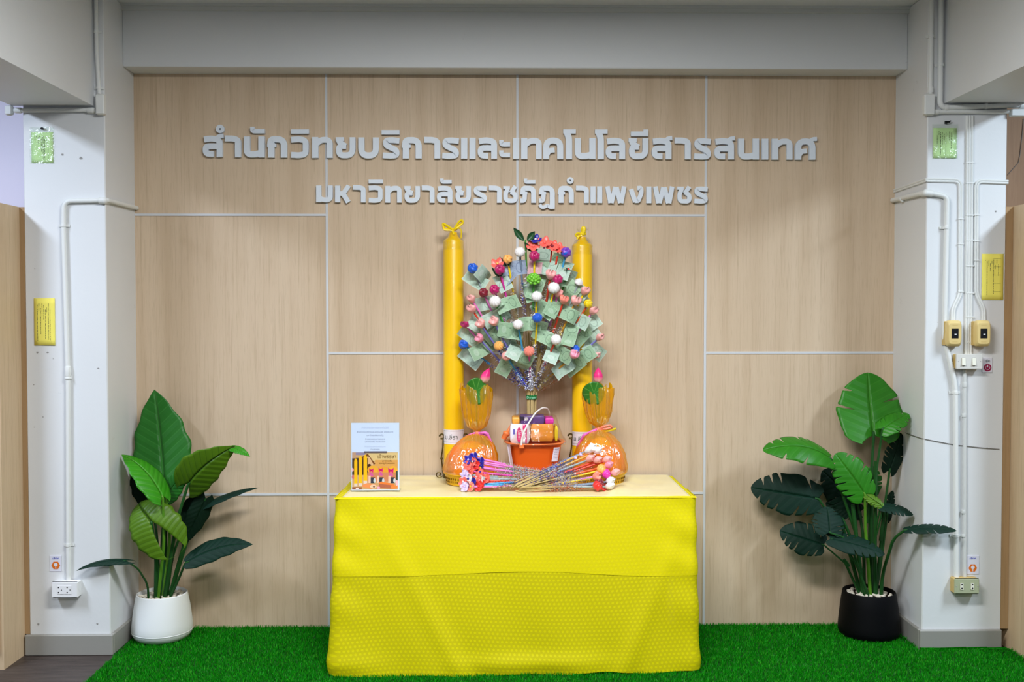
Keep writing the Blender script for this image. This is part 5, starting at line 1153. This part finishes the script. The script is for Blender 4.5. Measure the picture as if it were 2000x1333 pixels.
BN = [  # position, colour, in-plane angle, turn about the stick, depth factor
 (c3(400, 735), 'p', -32, 25, .75), (c3(488, 690), 'p', -48, 66, .8), (c3(700, 745), 'p', -62, 45, .8), (c3(835, 600), 'b', 6, 15, .85), (c3(745, 650), 'b', -55, 45, .75), (c3(1080, 560), 'r', 80, 50, .8), (c3(1160, 500), 'p', 86, 60, .9),
 (c3(1235, 590), 'p', 74, 55, .85), (c3(1310, 570), 'g', 66, 35, .75), (c3(1405, 620), 'p', 66, 45, .85), (c3(1130, 640), 'g', 80, 45, .7), (c3(1080, 830), 'g', 70, 30, .9), (c3(1020, 860), 'g', -75, 45, .8), (c3(765, 1010), 'g', 22, 20, .95), (c3(480, 1010), 'p', 12, 20, .8), (c3(700, 1130), 'p', -60, 68, .95),
 (c3(1165, 1060), 'g', -35, 25, 1.0), (c3(1275, 1030), 'g', 65, 40, 1.0), (c3(1470, 880), 'g', 52, 35, .8), (c3(1420, 1110), 'g', -26, 12, 1.0), (c3(1555, 1180), 'p', -30, 30, .95), (c3(1600, 1010), 'p', 42, 35, .75), (c3(1690, 1245), 'p', 38, 25, .75), (c3(420, 1190), 'p', 58, 35, .75), (c3(560, 1300), 'g', -16, 15, .9), (c3(800, 1300), 'g', -5, 10, 1.0), (c3(1000, 1235), 'g', 4, 15, 1.05),
 (c3(1360, 700), 'g', 78, 48, .7), (c3(1440, 740), 'p', 72, 50, .75), (c3(610, 1160), 'p', 30, 30, .8), (c3(1570, 920), 'p', 62, 45, .8),
 (c4(300, 190), 'p', -42, 35, .75), (c4(310, 420), 'p', -38, 25, .8), (c4(430, 330), 'g', 28, 18, .9), (c4(560, 190), 'g', 38, 20, .95), (c4(720, 150), 'g', -12, 18, 1.0), (c4(670, 500), 'g', 62, 40, 1.0), (c4(765, 340), 'p', 62, 60, 1.0), (c4(860, 470), 'g', 60, 50, 1.1), (c4(1070, 200), 'g', -32, 20, 1.05), (c4(1020, 130), 'p', 80, 60, 1.0), (c4(1150, 370), 'p', 66, 55, 1.05),
 (c4(1250, 370), 'g', -35, 22, 1.0), (c4(1335, 180), 'g', 68, 35, .95), (c4(1440, 200), 'g', 50, 40, .8), (c4(1590, 340), 'p', -38, 20, .8), (c4(1480, 400), 'g', 30, 25, .9), (c4(1270, 520), 'p', 38, 30, .95), (c4(1375, 500), 'g', 42, 40, .9), (c4(700, 240), 'p', -70, 45, .8), (c4(1540, 210), 'p', 32, 40, .7),
]
used = {}
CN = {'g': 'green', 'p': 'pale green', 'b': 'blue', 'r': 'pink'}
for i, ((px, py), c, ang, trn, k) in enumerate(BN):
    y = hemi(px, py, k*1.0, .026) if k < 1 else hemi(px, py, k*.95, .016)
    o = link('banknote', note_mesh(c, i % 4)); o.location = P(px, py, min(y, -.03)); o.scale = (.86, 1, .90)
    sg = 1 if i % 2 else -1
    M = Matrix.Rotation(-math.radians(ang), 3, 'Y') @ Matrix.Rotation(math.radians(trn*.8)*sg, 3, 'Z') @ Matrix.Rotation(math.radians(((i*37) % 30)-15), 3, 'X'); o.rotation_euler = M.to_euler()
    best = None
    for (fx, fy, ph) in sorted(FPOS, key=lambda f: (f[0]-px)**2+(f[1]-py)**2):
        dx_, dy_ = px-fx, py-fy
        if abs(dx_) > abs(dy_)*1.2: w_ = 'right of' if dx_ > 0 else 'left of'
        else: w_ = 'below' if dy_ > 0 else 'above'
        if (c, w_, ph) not in used: used[(c, w_, ph)] = 1; best = (w_, ph); break
    tag(o, '%s banknote just %s the %s' % (CN[c], best[0], best[1]), 'banknote', 'banknotes clipped to the banknote tree')

# ------------------------------------------------------------------ flower pens lying in two crossed bunches on the table
def pen_y(py): return float(np.interp(py, [878, 912, 935, 962], [-.405, -.43, -.452, -.478]))
LB = [
 (922, 894, 'daisy', 'navy', None, 'pinkb', 'silver', 1084, 929, 'topmost navy flower'), (911, 899, 'daisy', 'navy', 'lilac', 'mauve', 'silver', 1078, 934, 'small navy flower at upper left'), (935, 903, 'daisy', 'navy', None, 'pinkb', 'silver', 1090, 926, 'navy flower at upper right'), (934, 914, 'daisy', 'navy', 'yellow', 'pinkb', 'silver', 1088, 932, 'navy flower with a yellow centre'),
 (919, 903, 'poppy', 'coral', 'white', 'mauve', 'silver', 1080, 930, 'coral flower with a white centre'), (910, 911, 'poppy', 'coral', None, 'pinkb', 'silver', 1076, 936, 'coral poppy below the small navy flower'), (926, 910, 'poppy', 'red', 'coral', 'magentab', 'silver', 1082, 938, 'red poppy between coral and navy'), (915, 921, 'daisy', 'coral', 'coral', 'magentab', 'copper', 1074, 940, 'coral daisy at left middle'),
 (933, 924, 'poppy', 'coral', 'violet', 'magentab', 'silver', 1086, 937, 'coral poppy with a violet centre'), (911, 936, 'daisy', 'white', 'navy', 'grey', 'copper', 1072, 942, 'white flower with a navy centre'), (904, 928, 'poppy', 'lilac', None, 'grey', 'silver', 1070, 938, 'lilac poppy at the left edge'), (929, 933, 'poppy', 'coral', 'coral', 'grey', 'copper', 1080, 941, 'coral poppy at centre'), (933, 939, 'daisy', 'white', 'lilac', 'red', 'copper', 1076, 944, 'white flower at lower centre'),
 (946, 935, 'daisy', 'coral', 'coral', 'grey', 'copper', 1084, 940, 'rightmost coral daisy'), (901, 942, 'daisy', 'coral', 'white', 'red', 'copper', 1064, 945, 'leftmost coral daisy'), (919, 943, 'daisy', 'navy', None, 'red', 'dark', 1072, 947, 'dark navy flower at the bottom'), (905, 950, 'poppy', 'darkred', None, 'red', 'gold', 1060, 949, 'dark red poppy at lower left'), (935, 947, 'poppy', 'red', None, 'blueb', 'blue', 1070, 938, 'red poppy on a blue barrel'),
 (915, 957, 'poppy', 'salmon', 'yellow', 'blueb', 'blue', 1068, 943, 'salmon flower with a yellow centre'), (931, 957, 'poppy', 'red', None, 'mauve', 'gold', 1064, 948, 'lowest red poppy'), (904, 961, 'poppy', 'lilac', 'lilac', 'mauve', 'gold', 1058, 951, 'lowest lilac poppy')]
for (px, py, kd, c1, c2, bc, tn, tx, ty, ph) in LB:
    y = pen_y(py); tip = P(px+4, py, y); tail = P(tx, ty, y*.6+.4*(-.44)); tail.z = max(tail.z, ZT+.006); tip.z = max(tip.z, ZT+.021)
    d = (tip-tail).normalized()
    flower_pen(tail, tip, kd, c1, c2, bc, tn, ph+' in the left bunch lying on the table', 'flower pens in the left bunch on the table', hs=.82, face=d*.5+Vector((-.2, -1, .35)))
RB = [
 (1149, 884, 'heart', 'white', None, 'tan', 'blue', 1012, 944, 'left of the two upper white hearts'), (1166, 885, 'heart', 'white', None, 'tan', 'silver', 1016, 948, 'right of the two upper white hearts'), (1155, 880, 'bud', 'white', None, 'steelb', 'blue', 1010, 940, 'small white bud behind the white hearts'),
 (1151, 900, 'heart', 'pink', None, 'grey', 'blue', 1014, 950, 'leftmost pink heart'), (1166, 903, 'heart', 'pink', None, 'red', 'blue', 1016, 952, 'middle pink heart'), (1184, 902, 'heart', 'pink', None, 'red', 'silver', 1020, 954, 'third pink heart of the row'), (1187, 912, 'heart', 'rose', None, 'orangeb', 'silver', 1022, 950, 'rosy heart beneath the pink row'),
 (1175, 920, 'rose', 'peach', None, 'yellowb', 'blue', 1018, 956, 'orange ball'), (1164, 934, 'bud', 'salmon', None, 'yellowb', 'blue', 1012, 958, 'salmon bud below the orange ball'), (1184, 929, 'rose', 'hot', None, 'mauve', 'blue', 1020, 957, 'hot pink rose'), (1200, 926, 'heart', 'pink', None, 'mauve', 'silver', 1026, 954, 'rightmost pink heart'), (1190, 942, 'heart', 'white', None, 'steelb', 'copper', 1020, 961, 'upper of the two lower white hearts'),
 (1189, 958, 'heart', 'white', None, 'grey', 'copper', 1022, 950, 'lowest white heart'), (1170, 946, 'rose', 'darkred', None, 'steelb', 'dark', 1012, 962, 'dark red rose'), (1180, 950, 'poppy', 'red', 'darkred', 'tan', 'copper', 1016, 963, 'red poppy next to the dark red rose'), (1167, 961, 'rose', 'red', None, 'orangeb', 'dark', 1010, 965, 'lowest red rose'),
 (1137, 890, 'bud', 'lilac', None, 'purple', 'blue', 1012, 945, 'tiny lilac bud'), (1127, 896, 'bud', 'lilac', None, 'steelb', 'silver', 1008, 948, 'tinier lilac bud at far left')]
for (px, py, kd, c1, c2, bc, tn, tx, ty, ph) in RB:
    y = pen_y(py)-.004; tip = P(px-5, py, y); tail = P(tx-4, ty+2, -.492+.02*math.sin(tx*7)); tail.z = max(tail.z, ZT+.003); tip.z = max(tip.z, ZT+.02)
    d = (tip-tail).normalized()
    flower_pen(tail, tip, kd, c1, c2, bc, tn, ph+' in the right bunch lying on the table', 'flower pens in the right bunch on the table', tz=.80, hs=.4 if 'lilac' in ph else .98, face=d*.8+Vector((.1, -.6, .35)))

# ================================================================== potted plants
def leaf_mat(name, top, vein, rough=.42, strength=.6, nv=9, bmp=.5, spec=.35):
    g = NT(name); uv = g.n('UVMap'); sp = g.n('SeparateXYZ'); g.l(uv.outputs[0], sp.inputs[0]); u, v = sp.outputs[0], g.math('ABSOLUTE', sp.outputs[1])
    t = g.math('MULTIPLY', g.math('SUBTRACT', u, g.math('MULTIPLY', v, .30)), float(nv)); fr = g.math('ABSOLUTE', g.math('SUBTRACT', g.math('FRACT', t), .5))
    ln = g.n('MapRange'); ln.interpolation_type = 'SMOOTHSTEP'; ln.inputs[1].default_value = .10; ln.inputs[2].default_value = .0; g.l(fr, ln.inputs[0])
    mr = g.n('MapRange'); mr.interpolation_type = 'SMOOTHSTEP'; mr.inputs[1].default_value = .055; mr.inputs[2].default_value = .01; g.l(v, mr.inputs[0])
    vs = g.math('MAXIMUM', g.math('MULTIPLY', ln.outputs[0], .6), mr.outputs[0]); tc = g.n('TexCoord'); nz = g.noise(tc.outputs['Object'], 14, 3)
    base = g.mix(nz, rgb(*[x*.88 for x in top]), rgb(*[min(255, x*1.06) for x in top])); col = g.mix(g.math('MULTIPLY', vs, strength), base, rgb(*vein))
    g.l(col, g.b.inputs['Base Color']); g.b.inputs['Roughness'].default_value = rough; g.b.inputs['Specular IOR Level'].default_value = spec
    hb_ = g.math('MULTIPLY', g.math('ADD', fr, g.math('MULTIPLY', mr.outputs[0], -.6)), 1.0); g.bump(hb_, bmp, .006)
    tl = g.n('BsdfTranslucent'); g.l(col, tl.inputs[0]); m = g.n('MixShader'); m.inputs[0].default_value = .18; g.l(g.b.outputs[0], m.inputs[1]); g.l(tl.outputs[0], m.inputs[2]); g.l(m.outputs[0], g.out.inputs[0]); return g.m
LM = dict(bright=leaf_mat('leaf_bright_green', (56, 150, 22), (104, 184, 60)), mid=leaf_mat('leaf_mid_green', (38, 116, 34), (70, 146, 62)), olive=leaf_mat('leaf_olive_underside', (92, 134, 26), (24, 62, 20)), dark=leaf_mat('leaf_dark_green', (14, 48, 36), (34, 76, 56), .55, .5, bmp=.3, spec=.2), deep=leaf_mat('leaf_deep_green', (10, 36, 22), (18, 50, 30), .6, .5, bmp=.3, spec=.15), split=leaf_mat('leaf_split_green', (48, 132, 24), (84, 164, 52), .4, .35, 7, .3), splitdark=leaf_mat('leaf_split_dark_green', (13, 46, 34), (30, 70, 52), .55, .3, 7, .2, .2))  # dark and deep greens: own leaf colour, with some shading put in
stem_d = mat('dark_green_stem', (28, 78, 30), .5); stem_l = mat('light_green_stem', (86, 140, 34), .5)
pot_w = mat('white_glazed_pot', (236, 238, 240), .45, .4); pot_b = mat('black_matt_pot', (7, 7, 10), .55, .12); soil = mat('dark_soil', (60, 48, 40), .95)
def leaf_part(root, B, T, width, N, kind, m, bow=0.0, fold=.15, droop=0.0, side=0.0, lobe=.2, holes=True, seed=0):
    rn_ = random.Random(seed); B, T, N = Vector(B), Vector(T), Vector(N).normalized(); D = T-B; L = D.length; Dn = D.normalized(); S_ = N.cross(Dn)
    if S_.length < .05: S_ = Vector((1, 0, 0)).cross(Dn)
    S_.normalize(); Nn = Dn.cross(S_).normalized()
    if Nn.dot(N) < 0: Nn = -Nn
    nu, nv = (76, 9) if kind == 'monstera' else (44, 8); mb = MB(); hw = width/2
    cutsl = {s: [(.10+.145*k+rn_.uniform(-.02, .02), rn_.uniform(.42, .74)) for k in range(6)] for s in (-1, 1)}; cutsl = {s: [c for c in v if rn_.random() < .66] for s, v in cutsl.items()}
    for s in (-1, 1):
        pts, uvs = [], []
        for i in range(nu):
            q = i/(nu-1); u = -lobe+(1+lobe)*q
            if kind == 'monstera': o = (q**.34)*((1-q)**.62)*1.50*(1+.03*math.sin(17*u+2*s))
            else: o = (q**.46)*((1-q)**.88)*1.88*(1+.05*math.sin(24*u+s)*(.5+.6*q))
            o = min(o, 1.02)
            if kind == 'monstera':
                for (uc, dp) in cutsl[s]: o *= 1-dp*math.exp(-((u-uc)/.013)**2)
            inn = 0 if u >= 0 else min(.36*(-u/max(lobe, .01))**.7, o*.9)
            for j in range(nv):
                v = j/(nv-1); x = (inn+(o-inn)*v); uu = u+(.16 if kind == 'monstera' else .05)*x*x*(1 if u > 0 else .3)
                uu = min(uu, 1.0+.0*x)
                p = B+D*uu+S_*(s*hw*x)+S_*(side*L*4*uu*(1-uu))
                p += Nn*(bow*L*4*uu*(1-uu)-fold*hw*x*x+.012*math.sin(9*uu+2*s)*x*hw*4*.35)
                p += Vector((0, 0, -droop*L*max(0, uu)**2.2)); pts.append(p); uvs.append((uu, s*x))
        mb.quadgrid(pts, nu, nv, uvs=uvs)
    o = part('leaf', mb, LM[m], root, 'all'); o.modifiers.new('solidify', 'SOLIDIFY').thickness = .0009; return o
def plant(root, off, sc, specs, soilc, keepin):
    def W_(q, y): 
        p = P(off[0]+q[0]/sc, off[1]+q[1]/sc, y); p.x = min(max(p.x, keepin[0]), keepin[1]) if p.y > YC-.02 else p.x; return p
    for k, sp in enumerate(specs):
        (b_, yb_), (t_, yt_), wpx, N, kind, m, kw, stem = sp
        if kind == 'monstera': m = {'bright': 'split', 'dark': 'splitdark'}.get(m, m); wpx *= 1.14
        B, T = W_(b_, yb_), W_(t_, yt_); width = wpx/sc*(4.828+(yb_+yt_)/2)/FPX
        leaf_part(root, B, T, width, N, kind, m, seed=k+3, **kw)
        sx, via, sm, sr = stem
        pts = [Vector((soilc.x+sx[0], soilc.y+sx[1], soilc.z-.01))]+[W_(v[:2], v[2]) for v in via]+[B, B+(T-B)*.06]
        pp = fillet(pts, .06, 7); n = len(pp); mb = MB(); mb.tube(pp, [sr*(1.35-.65*i/(n-1)) for i in range(n)], 9); part('stem', mb, sm, root)
def pot(root, prof, c, m, zs, rs):
    b = MB(); b.lathe(prof, (c.x, c.y, 0), 56); part('pot', b, m, root)
    b = MB(); b.lathe([(.001, zs), (rs, zs-.004)], (c.x, c.y, 0), 36); part('soil', b, soil, root)
def pebbles(c, zs, rs, label, group, m, n):
    pm_ = []
    for k in range(3):
        b = MB(); b.ball((0, 0, 0), .0125, .0095, .0075, 12, 8, jit=.12); pm_.append(b.mesh('pebble', m, 'all'))
    placed = []; tries = 0; rn_ = random.Random(n)
    while len(placed) < n and tries < 6000:
        tries += 1; a = rn_.uniform(0, 2*PI); r_ = rs*math.sqrt(rn_.random()); x, y = c.x+r_*math.cos(a), c.y+r_*math.sin(a)
        if any((x-p[0])**2+(y-p[1])**2 < .0175**2 for p in placed) or r_ < .022: continue
        placed.append((x, y)); o = link('pebble', pm_[len(placed) % 3]); s_ = rn_.uniform(.8, 1.15); o.scale = (s_, s_, s_); o.rotation_euler = (rn_.uniform(-.3, .3), rn_.uniform(-.3, .3), rn_.uniform(0, 6.28)); o.location = (x, y, zs+.0055+.002*rn_.random())
        tag(o, label, 'pebble', group)
# ---- left: alocasia in a white pot
pl = P(316, 1200, -.152); pl.x = -1.572; root = thing('potted_alocasia', (pl.x, pl.y, .008), 'artificial broad leaved plant in a white pot beside the left pillar', 'plant')
pot(root, [(.001, .010), (.108, .010), (.122, .016), (.136, .038), (.1385, .058), (.136, .085), (.128, .15), (.117, .212), (.115, .220), (.111, .222), (.108, .218), (.108, .19), (.001, .19)], pl, pot_w, .196, .109)
b = MB(); b.lathe([(.1375, .0445), (.1388, .0465), (.1388, .0485), (.1378, .0505)], (pl.x, pl.y, 0), 56); part('pot_groove', b, pot_w, root)
SL = Vector((pl.x, pl.y, .2)); CAMN = (0, -1, .1)
plant(root, (130, 740), 2.4225, [
 (((462, 500), -.155), ((415, 52), -.085), 345, (0, -1, .15), 'aloc', 'mid', dict(bow=-.03, fold=.12, lobe=.10), ((0, .01), [(470, 760, -.15)], stem_d, .007)),
 (((455, 560), -.29), ((168, 360), -.235), 210, (.45, -.35, .85), 'aloc', 'bright', dict(bow=.12, fold=.25, lobe=.12), ((-.01, -.03), [(462, 760, -.26)], stem_l, .0058)),
 (((575, 500), -.24), ((800, 318), -.27), 250, (.15, -.85, -.45), 'aloc', 'olive', dict(bow=.06, fold=.10, lobe=.22, side=.09), ((.015, -.02), [(520, 680, -.22)], stem_d, .0065)),
 (((775, 325), -.265), ((868, 370), -.29), 62, (.1, -.6, .8), 'aloc', 'bright', dict(bow=.1, fold=.2, lobe=.1), ((.015, -.02), [(520, 680, -.22), (590, 460, -.24), (690, 360, -.26)], stem_d, .003)),
 (((402, 680), -.30), ((345, 588), -.20), 290, (0, -.9, .45), 'aloc', 'olive', dict(bow=.2, fold=.32, lobe=.75), ((-.02, -.03), [(425, 860, -.24)], stem_d, .007)),
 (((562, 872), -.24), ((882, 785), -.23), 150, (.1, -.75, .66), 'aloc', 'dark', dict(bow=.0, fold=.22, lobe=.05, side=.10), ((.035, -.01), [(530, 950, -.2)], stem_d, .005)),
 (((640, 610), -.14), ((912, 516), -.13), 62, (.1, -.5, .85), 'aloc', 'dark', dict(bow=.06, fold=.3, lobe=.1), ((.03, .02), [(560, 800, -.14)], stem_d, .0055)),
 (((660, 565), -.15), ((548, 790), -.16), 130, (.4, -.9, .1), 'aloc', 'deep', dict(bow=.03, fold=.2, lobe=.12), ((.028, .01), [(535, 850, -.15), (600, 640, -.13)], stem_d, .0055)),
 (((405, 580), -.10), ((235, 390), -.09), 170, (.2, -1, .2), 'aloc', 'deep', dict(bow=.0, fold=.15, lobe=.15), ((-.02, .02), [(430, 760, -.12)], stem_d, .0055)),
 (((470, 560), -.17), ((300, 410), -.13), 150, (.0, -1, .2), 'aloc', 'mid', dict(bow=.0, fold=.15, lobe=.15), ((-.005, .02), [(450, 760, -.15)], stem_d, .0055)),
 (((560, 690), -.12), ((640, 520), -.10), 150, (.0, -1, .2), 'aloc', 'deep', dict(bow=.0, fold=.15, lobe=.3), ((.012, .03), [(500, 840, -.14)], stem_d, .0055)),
 (((470, 560), -.185), ((590, 420), -.20), 130, (.0, -.9, .3), 'aloc', 'mid', dict(bow=.1, fold=.2, lobe=.2), ((.004, .0), [(490, 760, -.16)], stem_l, .006)),
 (((275, 862), -.36), ((48, 910), -.40), 62, (0, -.45, .9), 'aloc', 'dark', dict(bow=.10, fold=.5, lobe=.22), ((-.05, -.04), [(385, 975, -.22), (335, 895, -.32)], stem_d, .004)),
], SL, (XL+.012, 9))
pebbles(pl, .197, .098, 'cream pebble covering the soil of the white plant pot', 'pebbles in the white pot', mat('cream_pebble', (222, 214, 198), .7, vary=.1, vscale=40), 46)
# ---- right: monstera in a black pot
pr = P(1697, 1200, -.165); root = thing('potted_monstera', (pr.x, pr.y, .008), 'artificial split leaf monstera in a black pot beside the right pillar', 'plant')
pot(root, [(.001, .010), (.118, .010), (.132, .014), (.140, .030), (.1415, .044), (.139, .07), (.131, .15), (.122, .212), (.119, .219), (.114, .219), (.111, .214), (.111, .19), (.001, .19)], pr, pot_b, .196, .112)
SR = Vector((pr.x, pr.y, .2))
plant(root, (1450, 710), 2.3378, [
 (((600, 330), -.17), ((572, 42), -.09), 330, (0, -1, .2), 'monstera', 'bright', dict(bow=-.04, fold=.10, lobe=.15), ((.01, .0), [(590, 480, -.16), (572, 760, -.16)], stem_d, .0075)),
 (((640, 300), -.235), ((858, 232), -.22), 120, (.15, -.55, .85), 'monstera', 'bright', dict(bow=.06, fold=.2, lobe=.18), ((.02, -.02), [(610, 420, -.2), (590, 640, -.18)], stem_d, .006)),
 (((402, 432), -.20), ((93, 398), -.22), 190, (-.1, -.6, .8), 'monstera', 'bright', dict(bow=.16, fold=.35, lobe=.08), ((-.03, -.01), [(500, 620, -.19), (525, 800, -.17)], stem_d, .0075)),
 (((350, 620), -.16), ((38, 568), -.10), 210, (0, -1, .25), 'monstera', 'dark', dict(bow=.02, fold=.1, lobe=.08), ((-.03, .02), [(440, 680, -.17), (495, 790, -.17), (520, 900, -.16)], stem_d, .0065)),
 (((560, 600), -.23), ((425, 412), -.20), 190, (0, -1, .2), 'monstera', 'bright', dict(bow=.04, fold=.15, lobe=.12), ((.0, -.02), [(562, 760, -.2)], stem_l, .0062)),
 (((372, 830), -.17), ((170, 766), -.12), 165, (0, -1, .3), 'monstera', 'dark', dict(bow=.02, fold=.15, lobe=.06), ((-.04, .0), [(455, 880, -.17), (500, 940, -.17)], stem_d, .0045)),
 (((400, 775), -.27), ((385, 655), -.20), 170, (.1, -.9, .45), 'monstera', 'dark', dict(bow=.05, fold=.2, lobe=.15), ((-.02, -.02), [(520, 900, -.2), (480, 800, -.26)], stem_d, .005)),
 (((400, 800), -.27), ((650, 872), -.30), 125, (.1, -.7, .7), 'monstera', 'dark', dict(bow=.04, fold=.2, lobe=.1), ((-.01, -.04), [(520, 920, -.22), (470, 830, -.26)], stem_d, .004)),
 (((632, 655), -.25), ((822, 692), -.28), 80, (.1, -.6, .8), 'monstera', 'dark', dict(bow=.08, fold=.25, lobe=.1), ((.03, -.02), [(605, 820, -.2), (610, 740, -.23)], stem_d, .005)),
 (((742, 762), -.36), ((978, 765), -.42), 78, (0, -.5, .9), 'monstera', 'dark', dict(bow=.08, fold=.3, lobe=.05), ((.045, -.03), [(640, 960, -.22), (690, 800, -.32)], stem_d, .0065)),
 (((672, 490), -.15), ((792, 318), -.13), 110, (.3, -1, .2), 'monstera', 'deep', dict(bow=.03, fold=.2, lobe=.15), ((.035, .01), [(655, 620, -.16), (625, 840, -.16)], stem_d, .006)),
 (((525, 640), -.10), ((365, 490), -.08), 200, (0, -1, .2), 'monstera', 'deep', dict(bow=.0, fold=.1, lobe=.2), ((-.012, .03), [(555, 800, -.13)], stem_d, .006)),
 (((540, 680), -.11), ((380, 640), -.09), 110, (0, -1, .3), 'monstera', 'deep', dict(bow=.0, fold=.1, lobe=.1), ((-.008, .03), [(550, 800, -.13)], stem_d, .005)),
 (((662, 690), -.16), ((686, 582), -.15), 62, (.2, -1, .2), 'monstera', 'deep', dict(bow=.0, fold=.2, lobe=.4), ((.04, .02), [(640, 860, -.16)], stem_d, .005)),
 (((585, 590), -.13), ((600, 470), -.11), 110, (0, -1, .2), 'monstera', 'mid', dict(bow=.0, fold=.2, lobe=.15), ((.012, .02), [(580, 780, -.14)], stem_d, .006)),
 (((640, 655), -.255), ((545, 590), -.22), 60, (0, -.8, .5), 'monstera', 'olive', dict(bow=.05, fold=.4, lobe=.05), ((.02, -.02), [(600, 820, -.2), (628, 730, -.24)], stem_d, .004)),
], SR, (-9, XR-.012))
pebbles(pr, .197, .100, 'cream pebble covering the soil of the black plant pot', 'pebbles in the black pot', mat('cream_pebble', (222, 214, 198)), 46)
